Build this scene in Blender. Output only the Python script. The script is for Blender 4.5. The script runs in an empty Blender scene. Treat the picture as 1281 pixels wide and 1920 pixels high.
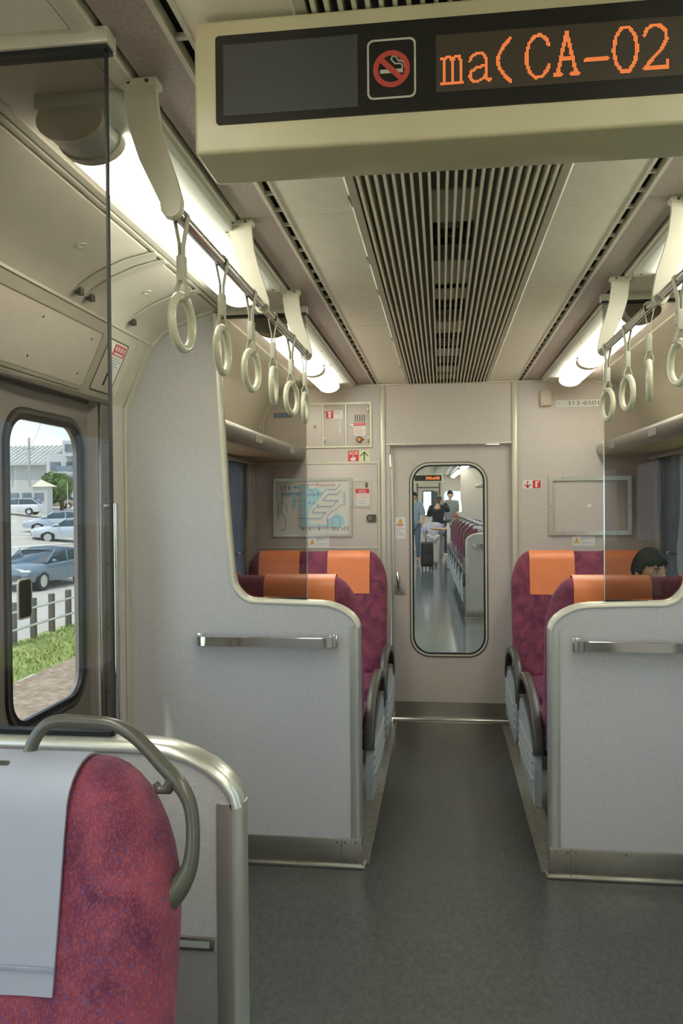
import bpy, bmesh, math, random
from mathutils import Vector, Matrix, noise
SC = bpy.context.scene
COL = SC.collection
random.seed(7)
PI = math.pi

# ---------------- camera ----------------
CX, CZ = -0.0405, 1.48
YAW, PITCH, ROLL, FPX = 0.1255, -0.0117, -0.0082, 1489.88
F = Vector((-math.sin(YAW) * math.cos(PITCH), math.cos(YAW) * math.cos(PITCH), math.sin(PITCH)))
R0 = Vector((math.cos(YAW), math.sin(YAW), 0)); U0 = R0.cross(F)
RR = R0 * math.cos(ROLL) + U0 * math.sin(ROLL)
UU = -R0 * math.sin(ROLL) + U0 * math.cos(ROLL)
cam = bpy.data.cameras.new('camera')
camo = bpy.data.objects.new('camera', cam); COL.objects.link(camo)
M = Matrix((RR, UU, -F)).transposed().to_4x4(); M.translation = Vector((CX, 0, CZ))
camo.matrix_world = M
cam.sensor_fit = 'AUTO'; cam.sensor_width = 36.0; cam.lens = FPX / 1920 * 36.0
cam.clip_start = 0.05; cam.clip_end = 3000
SC.camera = camo

# ---------------- world, sun, exposure ----------------
SC.view_settings.view_transform = 'Standard'; SC.view_settings.look = 'None'
SC.view_settings.exposure = 0.16; SC.view_settings.gamma = 1.0
SC.view_settings.use_curve_mapping = False
LAMP = 13.5          # emission of the ceiling tubes
SKY = 3.0
w = bpy.data.worlds.new('sky'); SC.world = w; w.use_nodes = True
nt = w.node_tree; nt.nodes.clear()
tc = nt.nodes.new('ShaderNodeTexCoord'); sep = nt.nodes.new('ShaderNodeSeparateXYZ')
nt.links.new(tc.outputs['Generated'], sep.inputs[0])
cr = nt.nodes.new('ShaderNodeValToRGB')
cr.color_ramp.elements[0].position = 0.0; cr.color_ramp.elements[0].color = (.66, .83, 1.0, 1)
cr.color_ramp.elements[1].position = 0.35; cr.color_ramp.elements[1].color = (.22, .48, .95, 1)
nt.links.new(sep.outputs['Z'], cr.inputs[0])
nz = nt.nodes.new('ShaderNodeTexNoise'); nz.inputs['Scale'].default_value = 3.2; nz.inputs['Detail'].default_value = 6
mp = nt.nodes.new('ShaderNodeMapping'); mp.inputs['Scale'].default_value = (1, 1, 3.5)
nt.links.new(tc.outputs['Generated'], mp.inputs[0]); nt.links.new(mp.outputs[0], nz.inputs['Vector'])
cr2 = nt.nodes.new('ShaderNodeValToRGB'); cr2.color_ramp.elements[0].position = .40; cr2.color_ramp.elements[1].position = .60
nt.links.new(nz.outputs['Fac'], cr2.inputs[0])
mx = nt.nodes.new('ShaderNodeMix'); mx.data_type = 'RGBA'
nt.links.new(cr2.outputs[0], mx.inputs[0]); nt.links.new(cr.outputs[0], mx.inputs[6]); mx.inputs[7].default_value = (.92, .97, 1, 1)
bg = nt.nodes.new('ShaderNodeBackground'); bg.inputs[1].default_value = SKY
nt.links.new(mx.outputs[2], bg.inputs[0])
wo = nt.nodes.new('ShaderNodeOutputWorld'); nt.links.new(bg.outputs[0], wo.inputs[0])
sun = bpy.data.lights.new('sun', 'SUN'); sun.energy = 5.0; sun.angle = 0.03; sun.color = (1, .95, .87)
suno = bpy.data.objects.new('sun', sun); COL.objects.link(suno)
suno.rotation_euler = Vector((-.18, -.42, .89)).to_track_quat('Z', 'Y').to_euler()
cy = SC.cycles
cy.max_bounces = 8; cy.diffuse_bounces = 5; cy.glossy_bounces = 4; cy.transparent_max_bounces = 16; cy.transmission_bounces = 4
cy.sample_clamp_indirect = 4.0; cy.caustics_reflective = False; cy.caustics_refractive = False
cy.use_denoising = True

# ---------------- materials ----------------
MATS = {}
def mat(name, col, rough=.5, metal=0., var=0., scale=60., bump=0., col2=None, detail=3., spec=.5, stretch=None, emit=0.):
    m = bpy.data.materials.new(name); m.use_nodes = True
    n = m.node_tree; b = n.nodes['Principled BSDF']
    b.inputs['Roughness'].default_value = rough; b.inputs['Metallic'].default_value = metal
    b.inputs['Specular IOR Level'].default_value = spec
    c = (*col, 1)
    tcn = n.nodes.new('ShaderNodeTexCoord'); nzn = n.nodes.new('ShaderNodeTexNoise')
    nzn.inputs['Scale'].default_value = scale; nzn.inputs['Detail'].default_value = detail
    src = tcn.outputs['Object']
    if stretch:
        mpn = n.nodes.new('ShaderNodeMapping'); mpn.inputs['Scale'].default_value = stretch
        n.links.new(src, mpn.inputs[0]); src = mpn.outputs[0]
    n.links.new(src, nzn.inputs['Vector'])
    r = n.nodes.new('ShaderNodeValToRGB'); r.color_ramp.elements[0].position = .32; r.color_ramp.elements[1].position = .68
    if col2 is None:
        a = tuple(max(0, x * (1 - var)) for x in col); d = tuple(min(1, x * (1 + var)) for x in col)
    else: a, d = col, col2
    r.color_ramp.elements[0].color = (*a, 1); r.color_ramp.elements[1].color = (*d, 1)
    n.links.new(nzn.outputs['Fac'], r.inputs[0]); n.links.new(r.outputs[0], b.inputs['Base Color'])
    if bump:
        bp = n.nodes.new('ShaderNodeBump'); bp.inputs['Strength'].default_value = bump; bp.inputs['Distance'].default_value = .002
        n.links.new(nzn.outputs['Fac'], bp.inputs['Height']); n.links.new(bp.outputs[0], b.inputs['Normal'])
    if emit:
        b.inputs['Emission Color'].default_value = c; b.inputs['Emission Strength'].default_value = emit
    MATS[name] = m
    return m
WALL = mat('laminate', (.56, .515, .475), .42, var=.07, scale=170, detail=5)
WALLB = mat('laminate_daylit', (.515, .51, .505), .35, var=.07, scale=170, detail=5)  # same laminate on the partitions, daylight's cool cast put into the colour
CEILC = mat('cream_panel', (.86, .82, .68), .45, var=.03, scale=20)
CEILP = mat('ceiling_panel', (.80, .74, .65), .5, var=.03, scale=20)
COVE = mat('cove_panel', (.64, .61, .50), .45, var=.03, scale=14)
STRIP = mat('mottled_strip', (.36, .30, .26), .5, var=.12, scale=120, detail=4)
ALU = mat('aluminium', (.66, .68, .62), .30, .75, var=.04, scale=8)
ALUW = mat('pale_trim', (.62, .61, .50), .38, .25, var=.04, scale=8)
STEEL = mat('stainless', (.46, .45, .40), .26, .95, var=.06, scale=6, stretch=(1, 1, 14))
CHROME = mat('chrome', (.72, .72, .70), .09, 1., var=.02)
BLACK = mat('black_rubber', (.012, .014, .016), .45, var=.1)
DARK = mat('dark_recess', (.018, .017, .016), .7, var=.2)
DGREY = mat('olive_grey_plastic', (.085, .085, .068), .24, var=.06, scale=20)
ARMP = mat('dark_arm_plastic', (.050, .048, .042), .36, var=.06, scale=20)
LGREY = mat('light_grey_plastic', (.38, .41, .41), .42, var=.03, scale=20)
CREAM = mat('cream_plastic', (.66, .63, .50), .38, var=.05, scale=9)
RINGM = mat('strap_ring_plastic', (.64, .63, .47), .16, var=.03)
STRAPM = mat('strap_webbing', (.50, .49, .39), .5, var=.05, scale=60)
FLOORM = mat('vinyl_floor', (.046, .050, .045), .34, col2=(.082, .084, .074), scale=75, detail=7, stretch=(1, .6, 1))
FLOORE = mat('pale_vinyl_edge', (.17, .165, .14), .33, col2=(.27, .26, .215), scale=34, detail=6)
ORANGE = mat('orange_vinyl', (.80, .24, .085), .38, var=.04, scale=9, bump=.15)
WHITEC = mat('white_cover_cloth', (.32, .35, .42), .42, var=.05, scale=5, bump=.3)
WHITE = mat('white_label', (.74, .76, .72), .4, var=.02)
RED = mat('red_print', (.62, .035, .05), .4, var=.03)
INK = mat('grey_ink', (.10, .11, .11), .5, var=.1)
INKL = mat('pale_ink', (.42, .44, .44), .5, var=.1)
PINKI = mat('pink_ink', (.72, .42, .40), .5, var=.1)
YELL = mat('yellow_print', (.80, .52, .02), .4, var=.03)
GLOWY = mat('pale_green_print', (.68, .72, .42), .4, var=.02)
GREEND = mat('dark_green_ink', (.06, .10, .07), .4, var=.02)
BLUEI = mat('blue_ink', (.13, .28, .52), .4, var=.03)
PURPI = mat('purple_ink', (.30, .24, .50), .4, var=.03)
REDI = mat('dull_red_ink', (.50, .20, .18), .4, var=.03)
CYAN = mat('map_blue', (.36, .60, .66), .4, var=.04, scale=30)
MAPG = mat('map_green_ink', (.16, .30, .28), .4, var=.03)
ORBTN = mat('orange_button', (.85, .24, .03), .3, var=.03)
CURT = mat('blue_grey_curtain', (.32, .38, .46), .8, var=.16, scale=70, stretch=(1, 1, .05))
RACKU = mat('rack_underside', (.50, .40, .24), .45, var=.06, scale=12)
SKIN = mat('skin', (.62, .37, .25), .5, var=.05, scale=20)
HAIR = mat('black_hair', (.010, .008, .008), .62, var=.4, scale=90, stretch=(1, 1, .15), bump=.4, spec=.25)
HAIRB = mat('brown_hair', (.20, .07, .03), .5, var=.2, scale=60)
def glassmat(name, tint, ior=1.45, rough=0., gl=1.0):
    m = bpy.data.materials.new(name); m.use_nodes = True; n = m.node_tree; n.nodes.clear()
    t = n.nodes.new('ShaderNodeBsdfTransparent'); t.inputs[0].default_value = (*tint, 1)
    g = n.nodes.new('ShaderNodeBsdfGlossy'); g.inputs['Roughness'].default_value = rough; g.inputs[0].default_value = (gl, gl, gl, 1)
    f = n.nodes.new('ShaderNodeFresnel'); ge = n.nodes.new('ShaderNodeNewGeometry')
    m1 = n.nodes.new('ShaderNodeMath'); m1.operation = 'MULTIPLY_ADD'; m1.inputs[1].default_value = -2; m1.inputs[2].default_value = 1; n.links.new(ge.outputs['Backfacing'], m1.inputs[0])
    m2 = n.nodes.new('ShaderNodeMath'); m2.operation = 'POWER'; m2.inputs[0].default_value = ior; n.links.new(m1.outputs[0], m2.inputs[1]); n.links.new(m2.outputs[0], f.inputs[0])
    x = n.nodes.new('ShaderNodeMixShader'); o = n.nodes.new('ShaderNodeOutputMaterial')
    n.links.new(f.outputs[0], x.inputs[0]); n.links.new(t.outputs[0], x.inputs[1]); n.links.new(g.outputs[0], x.inputs[2]); n.links.new(x.outputs[0], o.inputs[0])
    return m
SMOKE = glassmat('smoked_glass', (.66, .645, .625), 1.27)
CLEAR = glassmat('clear_glass', (.95, .975, .96), 1.3)
CARGL = mat('car_window', (.05, .08, .10), .08, var=.05)
def lampmat(name, s, c=(1., .965, .83)):
    m = bpy.data.materials.new(name); m.use_nodes = True; n = m.node_tree; n.nodes.clear()
    e = n.nodes.new('ShaderNodeEmission'); e.inputs[0].default_value = (*c, 1); e.inputs[1].default_value = s
    o = n.nodes.new('ShaderNodeOutputMaterial'); n.links.new(e.outputs[0], o.inputs[0]); return m
TUBE = lampmat('lit_diffuser', LAMP)
LEDM = lampmat('lit_led_dots', 1.15, (1.0, .24, .06))
def moquette(name, detail_scale=1., dark=1.):
    m = bpy.data.materials.new(name); m.use_nodes = True; n = m.node_tree; b = n.nodes['Principled BSDF']
    b.inputs['Roughness'].default_value = .85
    b.inputs['Sheen Weight'].default_value = .2; b.inputs['Sheen Tint'].default_value = (.95, .55, .72, 1); b.inputs['Sheen Roughness'].default_value = .4
    t = n.nodes.new('ShaderNodeTexCoord')
    n1 = n.nodes.new('ShaderNodeTexNoise'); n1.inputs['Scale'].default_value = 15 * detail_scale; n1.inputs['Detail'].default_value = 5; n1.inputs['Distortion'].default_value = .6
    mpn = n.nodes.new('ShaderNodeMapping'); mpn.inputs['Rotation'].default_value = (.3, .9, .2); mpn.inputs['Scale'].default_value = (1, 1, .5)
    n2 = n.nodes.new('ShaderNodeTexVoronoi'); n2.inputs['Scale'].default_value = 560 * detail_scale
    n.links.new(t.outputs['Object'], n1.inputs['Vector']); n.links.new(t.outputs['Object'], mpn.inputs[0]); n.links.new(mpn.outputs[0], n2.inputs['Vector'])
    r1 = n.nodes.new('ShaderNodeValToRGB'); r1.color_ramp.elements[0].position = .35; r1.color_ramp.elements[1].position = .66
    r1.color_ramp.elements[0].color = (.105 * dark, .016 * dark, .050 * dark, 1); r1.color_ramp.elements[1].color = (.255 * dark, .050 * dark, .085 * dark, 1)
    n.links.new(n1.outputs['Fac'], r1.inputs[0])
    sp = n.nodes.new('ShaderNodeSeparateColor'); n.links.new(n2.outputs['Color'], sp.inputs[0])
    r2 = n.nodes.new('ShaderNodeValToRGB'); r2.color_ramp.interpolation = 'CONSTANT'
    e = r2.color_ramp.elements; e[0].position = 0; e[0].color = (0, 0, 0, 1); e[1].position = .70; e[1].color = (1, 1, 1, 1)
    n.links.new(sp.outputs[0], r2.inputs[0])
    ml = n.nodes.new('ShaderNodeMath'); ml.operation = 'MULTIPLY'; ml.inputs[1].default_value = .62
    m1 = n.nodes.new('ShaderNodeMath'); m1.operation = 'MULTIPLY'; n.links.new(r2.outputs[0], m1.inputs[0]); n.links.new(n1.outputs['Fac'], m1.inputs[1]); n.links.new(m1.outputs[0], ml.inputs[0])
    mi = n.nodes.new('ShaderNodeMix'); mi.data_type = 'RGBA'; n.links.new(ml.outputs[0], mi.inputs[0]); n.links.new(r1.outputs[0], mi.inputs[6]); mi.inputs[7].default_value = (.40 * dark, .10 * dark, .10 * dark, 1)
    r3 = n.nodes.new('ShaderNodeValToRGB'); r3.color_ramp.interpolation = 'CONSTANT'; e = r3.color_ramp.elements; e[0].color = (0, 0, 0, 1); e[1].position = .955; e[1].color = (1, 1, 1, 1)
    n.links.new(sp.outputs[1], r3.inputs[0])
    m3 = n.nodes.new('ShaderNodeMix'); m3.data_type = 'RGBA'; n.links.new(r3.outputs[0], m3.inputs[0]); n.links.new(mi.outputs[2], m3.inputs[6]); m3.inputs[7].default_value = (.10, .07, .22, 1)
    n.links.new(m3.outputs[2], b.inputs['Base Color'])
    bp = n.nodes.new('ShaderNodeBump'); bp.inputs['Strength'].default_value = .5; bp.inputs['Distance'].default_value = .002
    n.links.new(n2.outputs['Distance'], bp.inputs['Height']); n.links.new(bp.outputs[0], b.inputs['Normal'])
    return m
MAROON = moquette('maroon_moquette')

# ---------------- builders ----------------
XF = [Matrix.Identity(4)]
ORG = {}
def rr(x0, z0, x1, z1, r, n=6):
    p = []
    rs = r if isinstance(r, (list, tuple)) else (r, r, r, r)
    for (cx, cz, a, q) in ((x1 - rs[0], z0 + rs[0], -PI / 2, rs[0]), (x1 - rs[1], z1 - rs[1], 0, rs[1]), (x0 + rs[2], z1 - rs[2], PI / 2, rs[2]), (x0 + rs[3], z0 + rs[3], PI, rs[3])):
        if q <= 1e-6: p.append((cx, cz)); continue
        for i in range(n + 1):
            t = a + PI / 2 * i / n; p.append((cx + q * math.cos(t), cz + q * math.sin(t)))
    return p
def circ(cx, cz, r, n=20, ry=None):
    return [(cx + r * math.cos(2 * PI * i / n), cz + (ry or r) * math.sin(2 * PI * i / n)) for i in range(n)]
def arcp(cx, cz, r, a0, a1, n=8, rz=None):
    return [(cx + r * math.cos(math.radians(a0 + (a1 - a0) * i / n)), cz + (rz or r) * math.sin(math.radians(a0 + (a1 - a0) * i / n))) for i in range(n + 1)]
AX = {'y': lambda a, b, t: (a, t, b), 'x': lambda a, b, t: (t, a, b), 'z': lambda a, b, t: (a, b, t)}
class G:
    def __init__(s): s.bm = bmesh.new(); s.mi = 0; s.ml = []
    def _v(s, p): return s.bm.verts.new(p)
    def face(s, vs):
        try:
            f = s.bm.faces.new(vs); f.material_index = s.mi; return f
        except ValueError: return None
    def box(s, x0, x1, y0, y1, z0, z1, bev=0, seg=2):
        nb = len(s.bm.faces)
        v = [s._v((x, y, z)) for z in (z0, z1) for y in (y0, y1) for x in (x0, x1)]
        fs = [s.face([v[i] for i in q]) for q in ((0, 2, 3, 1), (4, 5, 7, 6), (0, 1, 5, 4), (2, 6, 7, 3), (0, 4, 6, 2), (1, 3, 7, 5))]
        if bev:
            es = list({e for f in fs for e in f.edges})
            r = bmesh.ops.bevel(s.bm, geom=es, offset=bev, segments=seg, affect='EDGES', profile=.5)
            for f in r['faces']: f.material_index = s.mi
        return s
    def plate(s, outer, holes, ax, a, b):
        """polygon with holes extruded along an axis"""
        f = AX[ax]
        vs = []; es = []
        for loop in [outer] + list(holes):
            v = [s._v(f(p[0], p[1], a)) for p in loop]
            vs += v
            es += [s.bm.edges.new((v[i], v[(i + 1) % len(v)])) for i in range(len(v))]
        r = bmesh.ops.triangle_fill(s.bm, use_beauty=True, use_dissolve=False, edges=es)
        fs = [g for g in r['geom'] if isinstance(g, bmesh.types.BMFace)]
        for q in fs: q.material_index = s.mi
        ex = bmesh.ops.extrude_face_region(s.bm, geom=fs)
        d = Vector(f(0, 0, b)) - Vector(f(0, 0, a))
        nv = [g for g in ex['geom'] if isinstance(g, bmesh.types.BMVert)]
        for g in nv: g.co += d
        for g in ex['geom']:
            if isinstance(g, bmesh.types.BMFace): g.material_index = s.mi
        for g in {fc for v in nv for fc in v.link_faces}: g.material_index = s.mi
        return s
    def prism(s, pts, ax, a, b): return s.plate(pts, [], ax, a, b)
    def sweep(s, path, prof, closed=False, up=(0, 0, 1), scales=None, cap=True):
        """prof: list of (u,v) ; path: list of 3d points; u along side, v along up-ish"""
        P = [Vector(p) for p in path]; n = len(P); rings = []
        nrm = Vector(up)
        for i in range(n):
            if closed: t = (P[(i + 1) % n] - P[i - 1])
            else: t = P[min(i + 1, n - 1)] - P[max(i - 1, 0)]
            t.normalize()
            nn = nrm - t * nrm.dot(t)
            if nn.length < 1e-4:
                nn = Vector((1, 0, 0)) - t * t.x
                if nn.length < 1e-3: nn = Vector((0, 1, 0)) - t * t.y
            nn.normalize(); nrm = nn if not scales or True else nrm
            sd = t.cross(nn)
            k = scales[i] if scales else 1.
            ring = [s._v(P[i] + sd * (u * k) + nn * (v * k)) for u, v in prof]
            rings.append(ring)
        m = len(prof)
        for i in range(n if closed else n - 1):
            A, B = rings[i], rings[(i + 1) % n]
            for j in range(m): s.face((A[j], A[(j + 1) % m], B[(j + 1) % m], B[j]))
        if cap and not closed: s.face(rings[0][::-1]); s.face(rings[-1])
        return s
    def tube(s, path, r, closed=False, n=10, up=(0, 0, 1), scales=None): return s.sweep(path, circ(0, 0, r, n), closed, up, scales)
    def cyl(s, p0, p1, r, n=16): return s.tube([p0, p1], r, n=n, up=(0.01, 0.3, 1))
    def grid(s, rows):
        V = [[s._v(p) for p in r] for r in rows]
        for i in range(len(V) - 1):
            for j in range(len(V[0]) - 1): s.face((V[i][j], V[i][j + 1], V[i + 1][j + 1], V[i + 1][j]))
        return V
    def ell(s, c, r, n=12, m=8, fn=None):
        top = s._v((c[0], c[1], c[2] + r[2])); bot = s._v((c[0], c[1], c[2] - r[2])); R_ = []
        for i in range(1, m):
            a = PI * i / m
            R_.append([s._v((c[0] + r[0] * math.sin(a) * math.cos(2 * PI * j / n), c[1] + r[1] * math.sin(a) * math.sin(2 * PI * j / n), c[2] + r[2] * math.cos(a))) for j in range(n)])
        for j in range(n):
            s.face((top, R_[0][j], R_[0][(j + 1) % n])); s.face((bot, R_[-1][(j + 1) % n], R_[-1][j]))
        for i in range(m - 2):
            for j in range(n): s.face((R_[i][j], R_[i + 1][j], R_[i + 1][(j + 1) % n], R_[i][(j + 1) % n]))
        return s
    def split(s, name, m, parent=None, **k):
        bm = s.bm; seen = set(); out = []
        bm.verts.ensure_lookup_table(); bm.verts.index_update()
        for v in bm.verts:
            if v.index in seen: continue
            st = [v]; isl = []; seen.add(v.index)
            while st:
                q = st.pop(); isl.append(q)
                for e in q.link_edges:
                    o = e.other_vert(q)
                    if o.index not in seen: seen.add(o.index); st.append(o)
            g = G(); mp = {q.index: g.bm.verts.new(q.co) for q in isl}
            for f in {f for q in isl for f in q.link_faces}:
                nf = g.bm.faces.new([mp[x.index] for x in f.verts]); nf.material_index = f.material_index
            out.append(g.build(name, m, parent, **k))
        bm.free(); return out
    def build(s, name, m, parent=None, label=None, cat=None, group=None, kind=None, angle=38, local=False, loc=None, rot=0, recalc=True):
        bm = s.bm
        if recalc: bmesh.ops.recalc_face_normals(bm, faces=bm.faces)
        bm.verts.ensure_lookup_table()
        for f in bm.faces: f.smooth = True
        ca = math.radians(angle)
        for e in bm.edges:
            if len(e.link_faces) == 2 and e.calc_face_angle(0) > ca: e.smooth = False
        org = Vector((0, 0, 0))
        if parent is not None: org = ORG[parent.name]
        elif not local:
            xs = [v.co.x for v in bm.verts]; ys = [v.co.y for v in bm.verts]; zs = [v.co.z for v in bm.verts]
            org = Vector(((min(xs) + max(xs)) / 2, (min(ys) + max(ys)) / 2, min(zs)))
        if not local or parent is None:
            if not local:
                for v in bm.verts: v.co -= org
        me = bpy.data.meshes.new(name); bm.to_mesh(me); bm.free()
        for q in (m if isinstance(m, (list, tuple)) else [m]): me.materials.append(q)
        o = bpy.data.objects.new(name, me); COL.objects.link(o)
        if parent is None:
            o.matrix_world = XF[0] @ Matrix.Translation(Vector(loc) if local and loc is not None else org) @ Matrix.Rotation(rot, 4, 'Z')
            ORG[o.name] = Vector(loc) if local and loc is not None else org
        else:
            o.parent = parent; ORG[o.name] = org
        tag(o, label, cat, group, kind)
        return o
def tag(o, label=None, cat=None, group=None, kind=None):
    if label: o['label'] = label
    if cat: o['category'] = cat
    if group: o['group'] = group
    if kind: o['kind'] = kind
    return o
def thing(name, label, cat, loc, rot=0, group=None, kind=None):
    o = bpy.data.objects.new(name, None); COL.objects.link(o); o.empty_display_size = .05
    o.matrix_world = XF[0] @ Matrix.Translation(Vector(loc)) @ Matrix.Rotation(rot, 4, 'Z')
    ORG[o.name] = Vector(loc)
    return tag(o, label, cat, group, kind)
def struct(name, g, m, **k): return g.build(name, m, kind='structure', **k)
def copy_tree(o, par=None, loc=None, rot=None, label=None, group=None, xf=None):
    c = o.copy(); COL.objects.link(c)
    if par is not None: c.parent = par
    else:
        c.matrix_world = XF[0] @ Matrix.Translation(Vector(loc)) @ Matrix.Rotation(rot or 0, 4, 'Z')
        ORG[c.name] = Vector(loc)
        if label: c['label'] = label
        if group: c['group'] = group
    for ch in list(o.children): copy_tree(ch, c)
    return c
def text(body, x, z, y, h, m, parent, name='lettering', align='LEFT', w=None, bold=0., face='y', label=None):
    """flat lettering facing -y, baseline left at x,z"""
    c = bpy.data.curves.new(name, 'FONT'); c.body = body; c.size = 1; c.align_x = align; c.extrude = 0; c.offset = bold
    t = bpy.data.objects.new('tmp', c); COL.objects.link(t); bpy.context.view_layer.update()
    me = bpy.data.meshes.new_from_object(t.evaluated_get(bpy.context.evaluated_depsgraph_get()))
    bpy.data.objects.remove(t); bpy.data.curves.remove(c)
    ys = [v.co.y for v in me.vertices]; xs = [v.co.x for v in me.vertices]
    k = h / max(max(ys) - 0.0, .01); kx = k if w is None else w / (max(xs) - min(xs))
    x_off = min(xs) if align == 'LEFT' else (min(xs) + max(xs)) / 2
    g = G(); bm = g.bm
    vs = [bm.verts.new((x + (v.co.x - x_off) * kx, y, z + v.co.y * k)) for v in me.vertices]
    for p in me.polygons:
        try: bm.faces.new([vs[i] for i in p.vertices])
        except ValueError: pass
    bpy.data.meshes.remove(me)
    fs = list(bm.faces)
    ex = bmesh.ops.extrude_face_region(bm, geom=fs)
    for q in ex['geom']:
        if isinstance(q, bmesh.types.BMVert): q.co.y -= .0006
    return g.build(name, m, parent, label=label)
def strokes(g, lines, y, wd, th=.0008):
    """polylines in the x-z plane as thin flat strokes facing -y"""
    for ln in lines:
        for (a, b) in zip(ln[:-1], ln[1:]):
            d = Vector((b[0] - a[0], b[1] - a[1])); L = d.length
            if L < 1e-6: continue
            d /= L; n = Vector((-d.y, d.x)) * wd / 2; e = d * wd * .3
            p = [(a[0] - e.x + n.x, a[1] - e.y + n.y), (b[0] + e.x + n.x, b[1] + e.y + n.y), (b[0] + e.x - n.x, b[1] + e.y - n.y), (a[0] - e.x - n.x, a[1] - e.y - n.y)]
            g.box_poly(p, y, y - th)
    return g
def box_poly(s, p, y0, y1):
    A = [s._v((q[0], y0, q[1])) for q in p]; B = [s._v((q[0], y1, q[1])) for q in p]; n = len(p)
    s.face(A); s.face(B[::-1])
    for i in range(n): s.face((A[i], A[(i + 1) % n], B[(i + 1) % n], B[i]))
    return s
G.box_poly = box_poly
# ================= the car body =================
YB = 5.36          # bulkhead face
ZC = 2.278         # ceiling
YR = -3.0
struct('floor', G().box(-1.42, 1.42, YR, 5.40, -.06, 0), FLOORM)
for i, s in enumerate((-1, 1)):
    struct('trim_%d' % (i + 1), G().box(min(s * .346, s * .80), max(s * .346, s * .80), 3.225, 5.335, 0, .002), FLOORE)
# side walls with their openings
WIN = [(-2.9, -1.72), (-1.60, -.08), (.10, 1.18), (3.52, 5.02)]
def wall_low(s):
    g = G()
    xa, xb = (s * 1.34, s * 1.44)
    outer = [(YR, 0), (1.575, 0), (1.575, 1.88), (2.90, 1.88), (2.90, 0), (YB + .04, 0), (YB + .04, 1.90), (YR, 1.90)]
    g.plate(outer, [rr(a, .84, b, 1.76, .07) for a, b in WIN], 'x', xa, xb)
    return g
def wall_high(s):
    prof = [(1.34, 1.88), (1.222, 2.135), (1.17, 2.185), (1.10, 2.225), (1.02, 2.255), (.95, 2.27), (.95, 2.30), (1.05, 2.29), (1.15, 2.25), (1.25, 2.19), (1.44, 1.88)]
    return [(s * a, b) for a, b in prof]
for s, nm in ((-1, 'wall_left'), (1, 'wall_right')):
    g = wall_low(s); struct(nm, g, WALL)
    g = G(); g.prism(wall_high(s), 'y', YR, YB + .04)
    struct('trim_%d' % (3 if s < 0 else 4), g, COVE, angle=30)
# window frames and panes
k = 0
for s in (-1, 1):
    for a, b in WIN:
        k += 1
        wn = struct('window_%d' % k, G().plate(rr(a - .02, .82, b + .02, 1.78, .085), [rr(a + .025, .865, b - .025, 1.735, .05)], 'x', s * 1.335, s * 1.35), ALUW)
        G().box(*sorted((s * 1.40, s * 1.405)), a, b, .84, 1.76).build('pane', CLEAR, wn)
# rear wall behind the viewer
struct('wall_front', G().box(-1.42, 1.42, YR - .05, YR, 0, 2.3), WALL)
# ceiling: outer panels, cream panels
g = G()
for s in (-1, 1):
    g.box(*sorted((s * .655, s * .95)), YR, YB, ZC, ZC + .03)
g.box(-1.0, 1.0, YR, YB, 2.36, 2.39)
struct('ceiling', g, CEILP)
g = G()
JN = [YR, -.62, .78, 2.185, 3.59, YB]
for s in (-1, 1):
    for a, b in zip(JN[:-1], JN[1:]):
        g.box(*sorted((s * .272, s * .458)), a + .0022, b - .0022, ZC, ZC + .02)
struct('trim_5', g, CEILC)
g = G()
for s in (-1, 1):
    for a, b in zip(JN[:-1], JN[1:]):
        g.box(*sorted((s * .500, s * .595)), a + .0015, b - .0015, ZC, ZC + .018)
struct('trim_6', g, STRIP)
g = G()
for s in (-1, 1):
    for a, b in zip(JN[:-1], JN[1:]):
        g.prism([(s * .607, ZC + .01), (s * .612, ZC - .006), (s * .630, ZC - .010), (s * .650, ZC - .004), (s * .656, ZC + .02), (s * .607, ZC + .02)], 'y', a + .001, b - .001)
        g.box(*sorted((s * .490, s * .500)), a + .001, b - .001, ZC - .003, ZC + .02)
        g.box(*sorted((s * .458, s * .466)), a + .001, b - .001, ZC - .003, ZC + .02)
struct('trim_7', g, COVE)
g = G()
for s in (-1, 1): g.box(*sorted((s * .455, s * .610)), YR, YB, ZC + .03, ZC + .034)
struct('trim_8', g, DARK)
g = G()
for s in (-1, 1):
    y = YR
    while y < YB - .05:                                  # bridges across the air slot
        g.box(*sorted((s * .466, s * .490)), y, y + .012, ZC + .004, ZC + .012); y += .117
struct('trim_9', g, COVE)
# luminaire-side rail and the mid rail on the cove, plus panel joints
g = G()
for s in (-1, 1):
    for (xx, zz) in ((.905, ZC), ):
        g.box(*sorted((s * .895, s * .915)), YR, 3.17, ZC - .006, ZC + .001)
        g.box(*sorted((s * .925, s * .935)), YR, 3.17, ZC - .008, ZC - .001)
    g.sweep([(s * 1.228, YR, 2.137), (s * 1.228, 3.17, 2.137)], [(-.010, -.008), (.010, -.008), (.010, .008), (-.010, .008)])
    for yy in (2.42, 2.50, 2.86):                        # flat advert straps over the cove
        path = [(s * a, yy, b - .003) for a, b in ((1.19, 2.165), (1.17, 2.183), (1.10, 2.222), (1.02, 2.252), (.95, 2.268), (.925, 2.27))]
        g.sweep(path, [(-.018, -.002), (.018, -.002), (.018, .002), (-.018, .002)], up=(s * -.5, 0, -1))
struct('trim_10', g, ALUW)
g = G()
for s in (-1, 1):
    for yy in (2.42, 2.50, 2.86): g.box(*sorted((s * 1.172, s * 1.192)), yy - .014, yy + .014, 2.150, 2.172, .002)
struct('trim_11', g, ARMP)
g = G()
for s in (-1, 1):
    for (x_, y_, z_) in ((1.07, 2.20, 2.232), (1.07, 2.72, 2.232)):
        c = [(s * x_ + .012 * math.cos(t * PI / 8), y_ + .012 * math.sin(t * PI / 8), z_ - s * .0 - .3 * (.012 * math.cos(t * PI / 8)) * s) for t in range(16)]
        g.tube(c, .0016, closed=True, n=6)
struct('trim_12', g, WHITE)

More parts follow.
